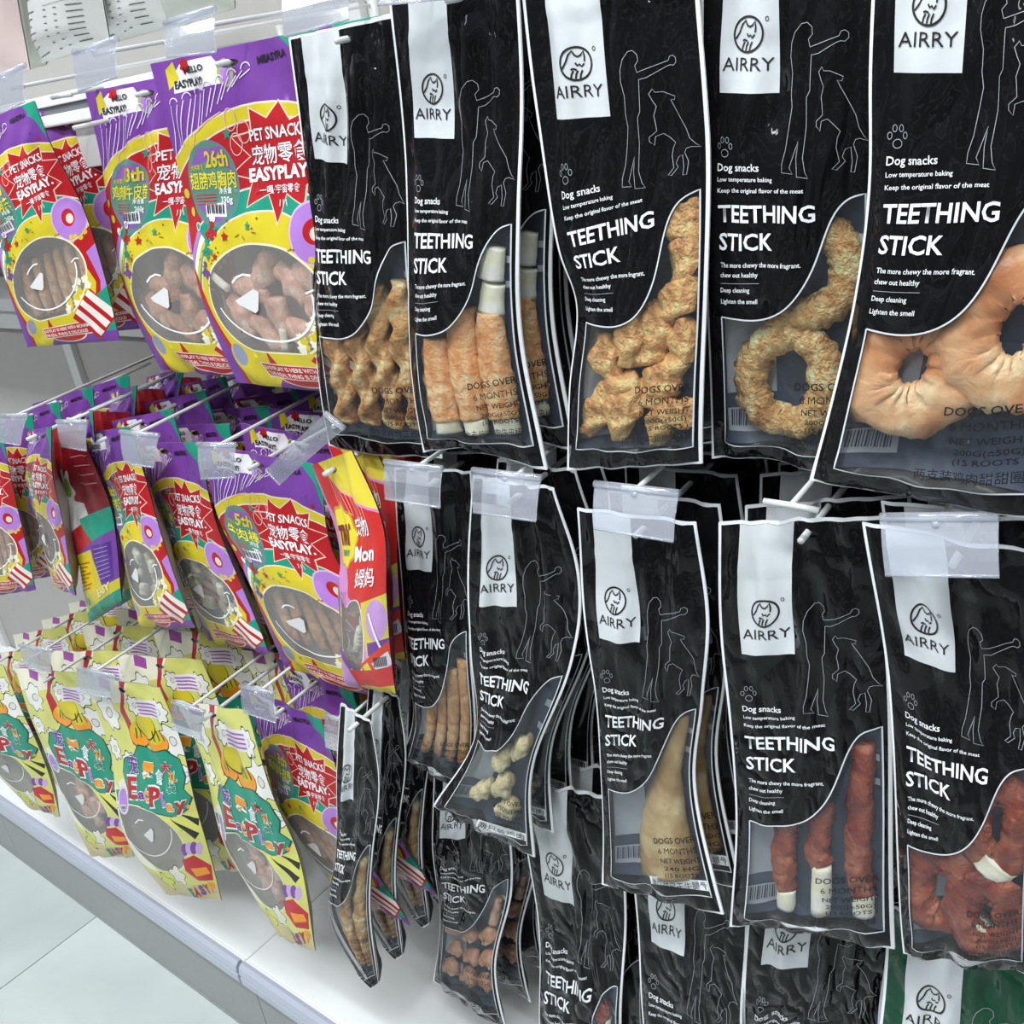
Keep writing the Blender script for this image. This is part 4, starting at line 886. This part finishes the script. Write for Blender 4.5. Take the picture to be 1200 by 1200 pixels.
# ------------------------------------------------------------------ pouches hanging behind
for k, n_, g, t_ in (('B1', 3, .04, 0), ('B2', 4, .034, 1), ('B3', 3, .04, 0), ('B4', 3, .04, 0), ('B5', 3, .045, 0), ('C1', 5, .036, 0), ('C2', 5, .036, 1), ('C3', 5, .036, 1), ('C4', 6, .034, 1), ('C5', 4, .036, 0),
                     ('D1', 3, .045, 2), ('D2', 3, .045, 1), ('D3', 3, .04, 0), ('D4', 3, .04, 0), ('D5', 3, .04, 0), ('D6', 2, .04, 0)):
    rear(k, n_, g, treats=t_, drot=5 if k[0] != 'D' else 9)
for k, n_, g, t_ in (('A1', 3, .05, 1), ('A2', 2, .05, 0), ('A3', 3, .05, 0), ('E0', 4, .05, 1), ('E1', 3, .06, 0), ('E2', 3, .06, 0), ('E3', 5, .05, 0), ('E4', 5, .05, 0), ('E5', 5, .05, 0), ('E6', 4, .05, 0),
                     ('F0', 4, .06, 0), ('F1', 5, .06, 0), ('F2', 5, .06, 0), ('F3', 2, .11, 0), ('F4', 1, .055, 0)):
    rear(k, n_, g, treats=t_, drot=7 if k != 'E6' else 1, dx=0 if k != 'E6' else -.028)

# ------------------------------------------------------------------ sacks on the ledge
def sack(key, des, L, R, label, y=.13): return mk(key, des, y, L, R, label, label, 'food sacks on the top ledge', yaw=0, name='food_sack', cat='food sack', wr=.8)
sack('S1', 'sackp', [(-60, -80), (-40, 30), (-32, 105)], [(10, -90), (20, 10), (32, 82)], 'pinkish white food sack at the left end of the ledge', .11)
sack('S2', 'sackg', [(0, -60), (16, 10), (34, 82)], [(38, -70), (46, 0), (54, 76)], 'narrow greenish food sack on the top ledge', .15)
sack('S3', 'sackw', [(30, -90), (44, 0), (52, 74)], [(112, -110), (122, -10), (130, 50)], 'white food sack printed with a dated table', .12)
sack('S4', 'sackw', [(114, -110), (124, -10), (130, 52)], [(184, -140), (192, -30), (198, 32)], 'white food sack right of the table-printed sack', .16)
sack('S5', 'sackg', [(186, -150), (194, -40), (198, 32)], [(262, -170), (268, -60), (272, 10)], 'pale greenish food sack, rightmost on the ledge', .15)

# ------------------------------------------------------------------ hooks and their tag plates
def hook(tip, y, plate, label, low=None, bag=None, reach=None, tbar=.034, drop=.026, dirv=HD):
    """tip: pixel of the cross bar; plate: four pixels or None. Everything is turned into metres at depth y."""
    T = at(tip, y); Ln = (BP - .03 - y); r = tag(empty('display_hook', tuple(T + dirv * Ln)), label, 'display hook', 'wire display hooks')
    org = T + dirv * Ln
    def W(pts): return [np.array(p) - 0 for p in pts]
    top = [T + dirv * t for t in np.linspace(0, Ln, 10)]
    rod('upper_arm', W(top), .0019, M_WIRE, r, 8, org)
    lo0 = (at(low, y - .002) if low else T + np.array([.004, 0, -drop]))
    if bag:
        p_ = BAGS[bag].p; lo0 = p_.S([(p_.d['W'] * (.57 if p_.black else .5), 8 if p_.black else 6)])[0] + p_.org - HD * .012
    lo = [lo0 + dirv * t for t in np.linspace(0, Ln, 10)]
    rod('prong', W(lo), .0024, M_WIRE, r, 8, org)
    rod('cross_bar', [T + np.array([-tbar / 2, 0, 0]), T, T + np.array([tbar / 2, 0, -.001])], .0022, M_WIRE, r, 8, org)
    rod('back_plate', [org + np.array([0, 0, .012]), org + np.array([0, 0, -.02]), org + np.array([0, 0, -.05])], .006, M_WIRE, r, 6, org)
    if plate:
        q = [at(p, y - .006) for p in plate]; q[2] = q[2] + np.array([0, -.012, 0]); q[3] = q[3] + np.array([0, -.012, 0])
        nn = np.cross(q[1] - q[0], q[3] - q[0]); nn /= np.linalg.norm(nn); nn = nn if nn[1] < 0 else -nn
        V = []; Fs = []; nx, ny = 6, 4
        for s_ in (0, .0012):
            for j in range(ny + 1):
                for i in range(nx + 1):
                    a, b_ = i / nx, j / ny
                    p = (q[0] * (1 - a) + q[1] * a) * (1 - b_) + (q[3] * (1 - a) + q[2] * a) * b_
                    V.append(p + nn * (s_ + .0015 * math.sin(b_ * 3.1)) - org)
        m = (nx + 1) * (ny + 1)
        for j in range(ny):
            for i in range(nx):
                a = j * (nx + 1) + i; Fs.append((m + a, m + a + 1, m + a + nx + 2, m + a + nx + 1)); Fs.append((a + nx + 1, a + nx + 2, a + 1, a))
        brd = [i for i in range(nx + 1)] + [(j + 1) * (nx + 1) - 1 for j in range(1, ny + 1)] + [ny * (nx + 1) + i for i in range(nx - 1, -1, -1)] + [j * (nx + 1) for j in range(ny - 1, 0, -1)]
        for a, b_ in zip(brd, brd[1:] + brd[:1]): Fs.append((a, b_, m + b_, m + a))
        h = mobj('tag_holder', V, Fs, M_TAG, r, smooth=False, label='clear plastic tag plate')
        rod('clip_roll', [q[0] + nn * .001, (q[0] + q[1]) / 2 + nn * .001, q[1] + nn * .001], .0028, M_TAG, h, 8, org)
        rod('lower_lip', [q[3] + nn * .001, (q[3] + q[2]) / 2 + nn * .001, q[2] + nn * .001], .001, M_TAG, h, 6, org)
        rod('snap_stud', [(q[0] + q[1]) / 2 + nn * .001 + np.array([0, 0, -.004]), (q[0] + q[1]) / 2 + nn * .0045 + np.array([0, 0, -.0045])], .0022, M_TAG, h, 8, org)
    return r
HK = [
 ((20, 102), -.03, [(-14, 97), (30, 77), (44, 118), (6, 136)], 'hook with tag plate at the left end of the top row', None),
 ((72, 112), -.0, None, 'bare bent hook beside the leftmost top row plate', None),
 ((118, 62), -.03, [(88, 62), (138, 46), (153, 88), (108, 106)], 'hook with tag plate above the pouch with the 13th sticker', None),
 ((230, 32), -.03, [(195, 28), (252, 10), (270, 60), (212, 66)], 'hook with tag plate above the pouch with the 26th sticker', None),
 ((380, 2), -.03, [(334, -14), (412, -32), (425, 22), (350, 42)], 'hook with large tag plate above the leftmost top row black pouch', None),
 ((490, -22), -.03, [(455, -20), (540, -32), (545, -2), (460, 6)], 'hook above the second black pouch of the top row', None),
 ((700, -70), -.03, None, 'hook above the third black pouch of the top row', None),
 ((905, -120), -.03, None, 'hook above the fourth black pouch of the top row', None),
 ((18, 487), -.02, [(2, 487), (33, 486), (35, 518), (12, 514)], 'hook with tag plate at the left edge of the middle row', None),
 ((85, 492), -.02, [(68, 494), (103, 494), (113, 524), (84, 519)], 'hook with tag plate left of the backwards-hung pouch', None),
 ((163, 507), -.02, [(142, 506), (187, 510), (192, 543), (158, 538)], 'hook with tag plate, third from the left in the middle row', None),
 ((256, 522), -.02, [(233, 521), (277, 521), (287, 554), (248, 556)], 'hook with tag plate above the pouch beside the pink one', None),
 ((352, 520), -.02, [(382, 484), (404, 502), (340, 562), (324, 545)], 'hook with diagonal tag plate left of the pink pouch', None),
 ((488, 548), -.02, [(452, 541), (519, 549), (528, 588), (464, 578)], 'hook with tag plate above the leftmost middle row black pouch', None),
 ((600, 561), -.02, [(555, 551), (635, 560), (640, 603), (567, 593)], 'hook with tag plate above the second middle row black pouch', (612, 578)),
 ((745, 574), -.02, [(698, 567), (796, 578), (800, 626), (708, 611)], 'hook with tag plate above the beef shank pouch', (763, 598)),
 ((927, 592), -.02, None, 'hook with bare cross bar and no plate, fourth in the middle row', (936, 613)),
 ((1102, 609), -.03, [(1033, 606), (1171, 605), (1179, 664), (1047, 663)], 'hook with wide tag plate above the rightmost middle row pouch', (1117, 628)),
 ((30, 775), -.06, [(24, 756), (62, 762), (70, 784), (40, 776)], 'hook with tag plate, leftmost of the bottom row', None),
 ((113, 786), -.06, [(92, 783), (136, 792), (140, 812), (100, 806)], 'hook with tag plate, second of the bottom row', None),
 ((225, 828), -.06, [(203, 822), (240, 834), (246, 860), (212, 848)], 'hook with tag plate above the rightmost pale yellow pouch', None),
 ((307, 808), -.03, [(283, 804), (322, 812), (334, 840), (296, 828)], 'hook with tag plate left of the bottom row black pouches', None),
 ((406, 843), -.01, [(382, 838), (420, 848), (432, 880), (392, 868)], 'hook with tag plate above the edge-on black pouch', None),
]
for i, (tip, y, pl, lab, low) in enumerate(HK):
    hook(tip, y, pl, lab, low, ['A1', None, 'A2', 'A3', 'B1', 'B2', 'B3', 'B4', 'E0', 'E1', 'E3', 'E5', 'E6', 'C1', 'C2', 'C3', 'C4', 'C5', 'F0', 'F1', 'F3', 'F4', 'D1'][i], drop=.03 if tip[1] < 450 else .022, tbar=.036 if pl is None else .022)
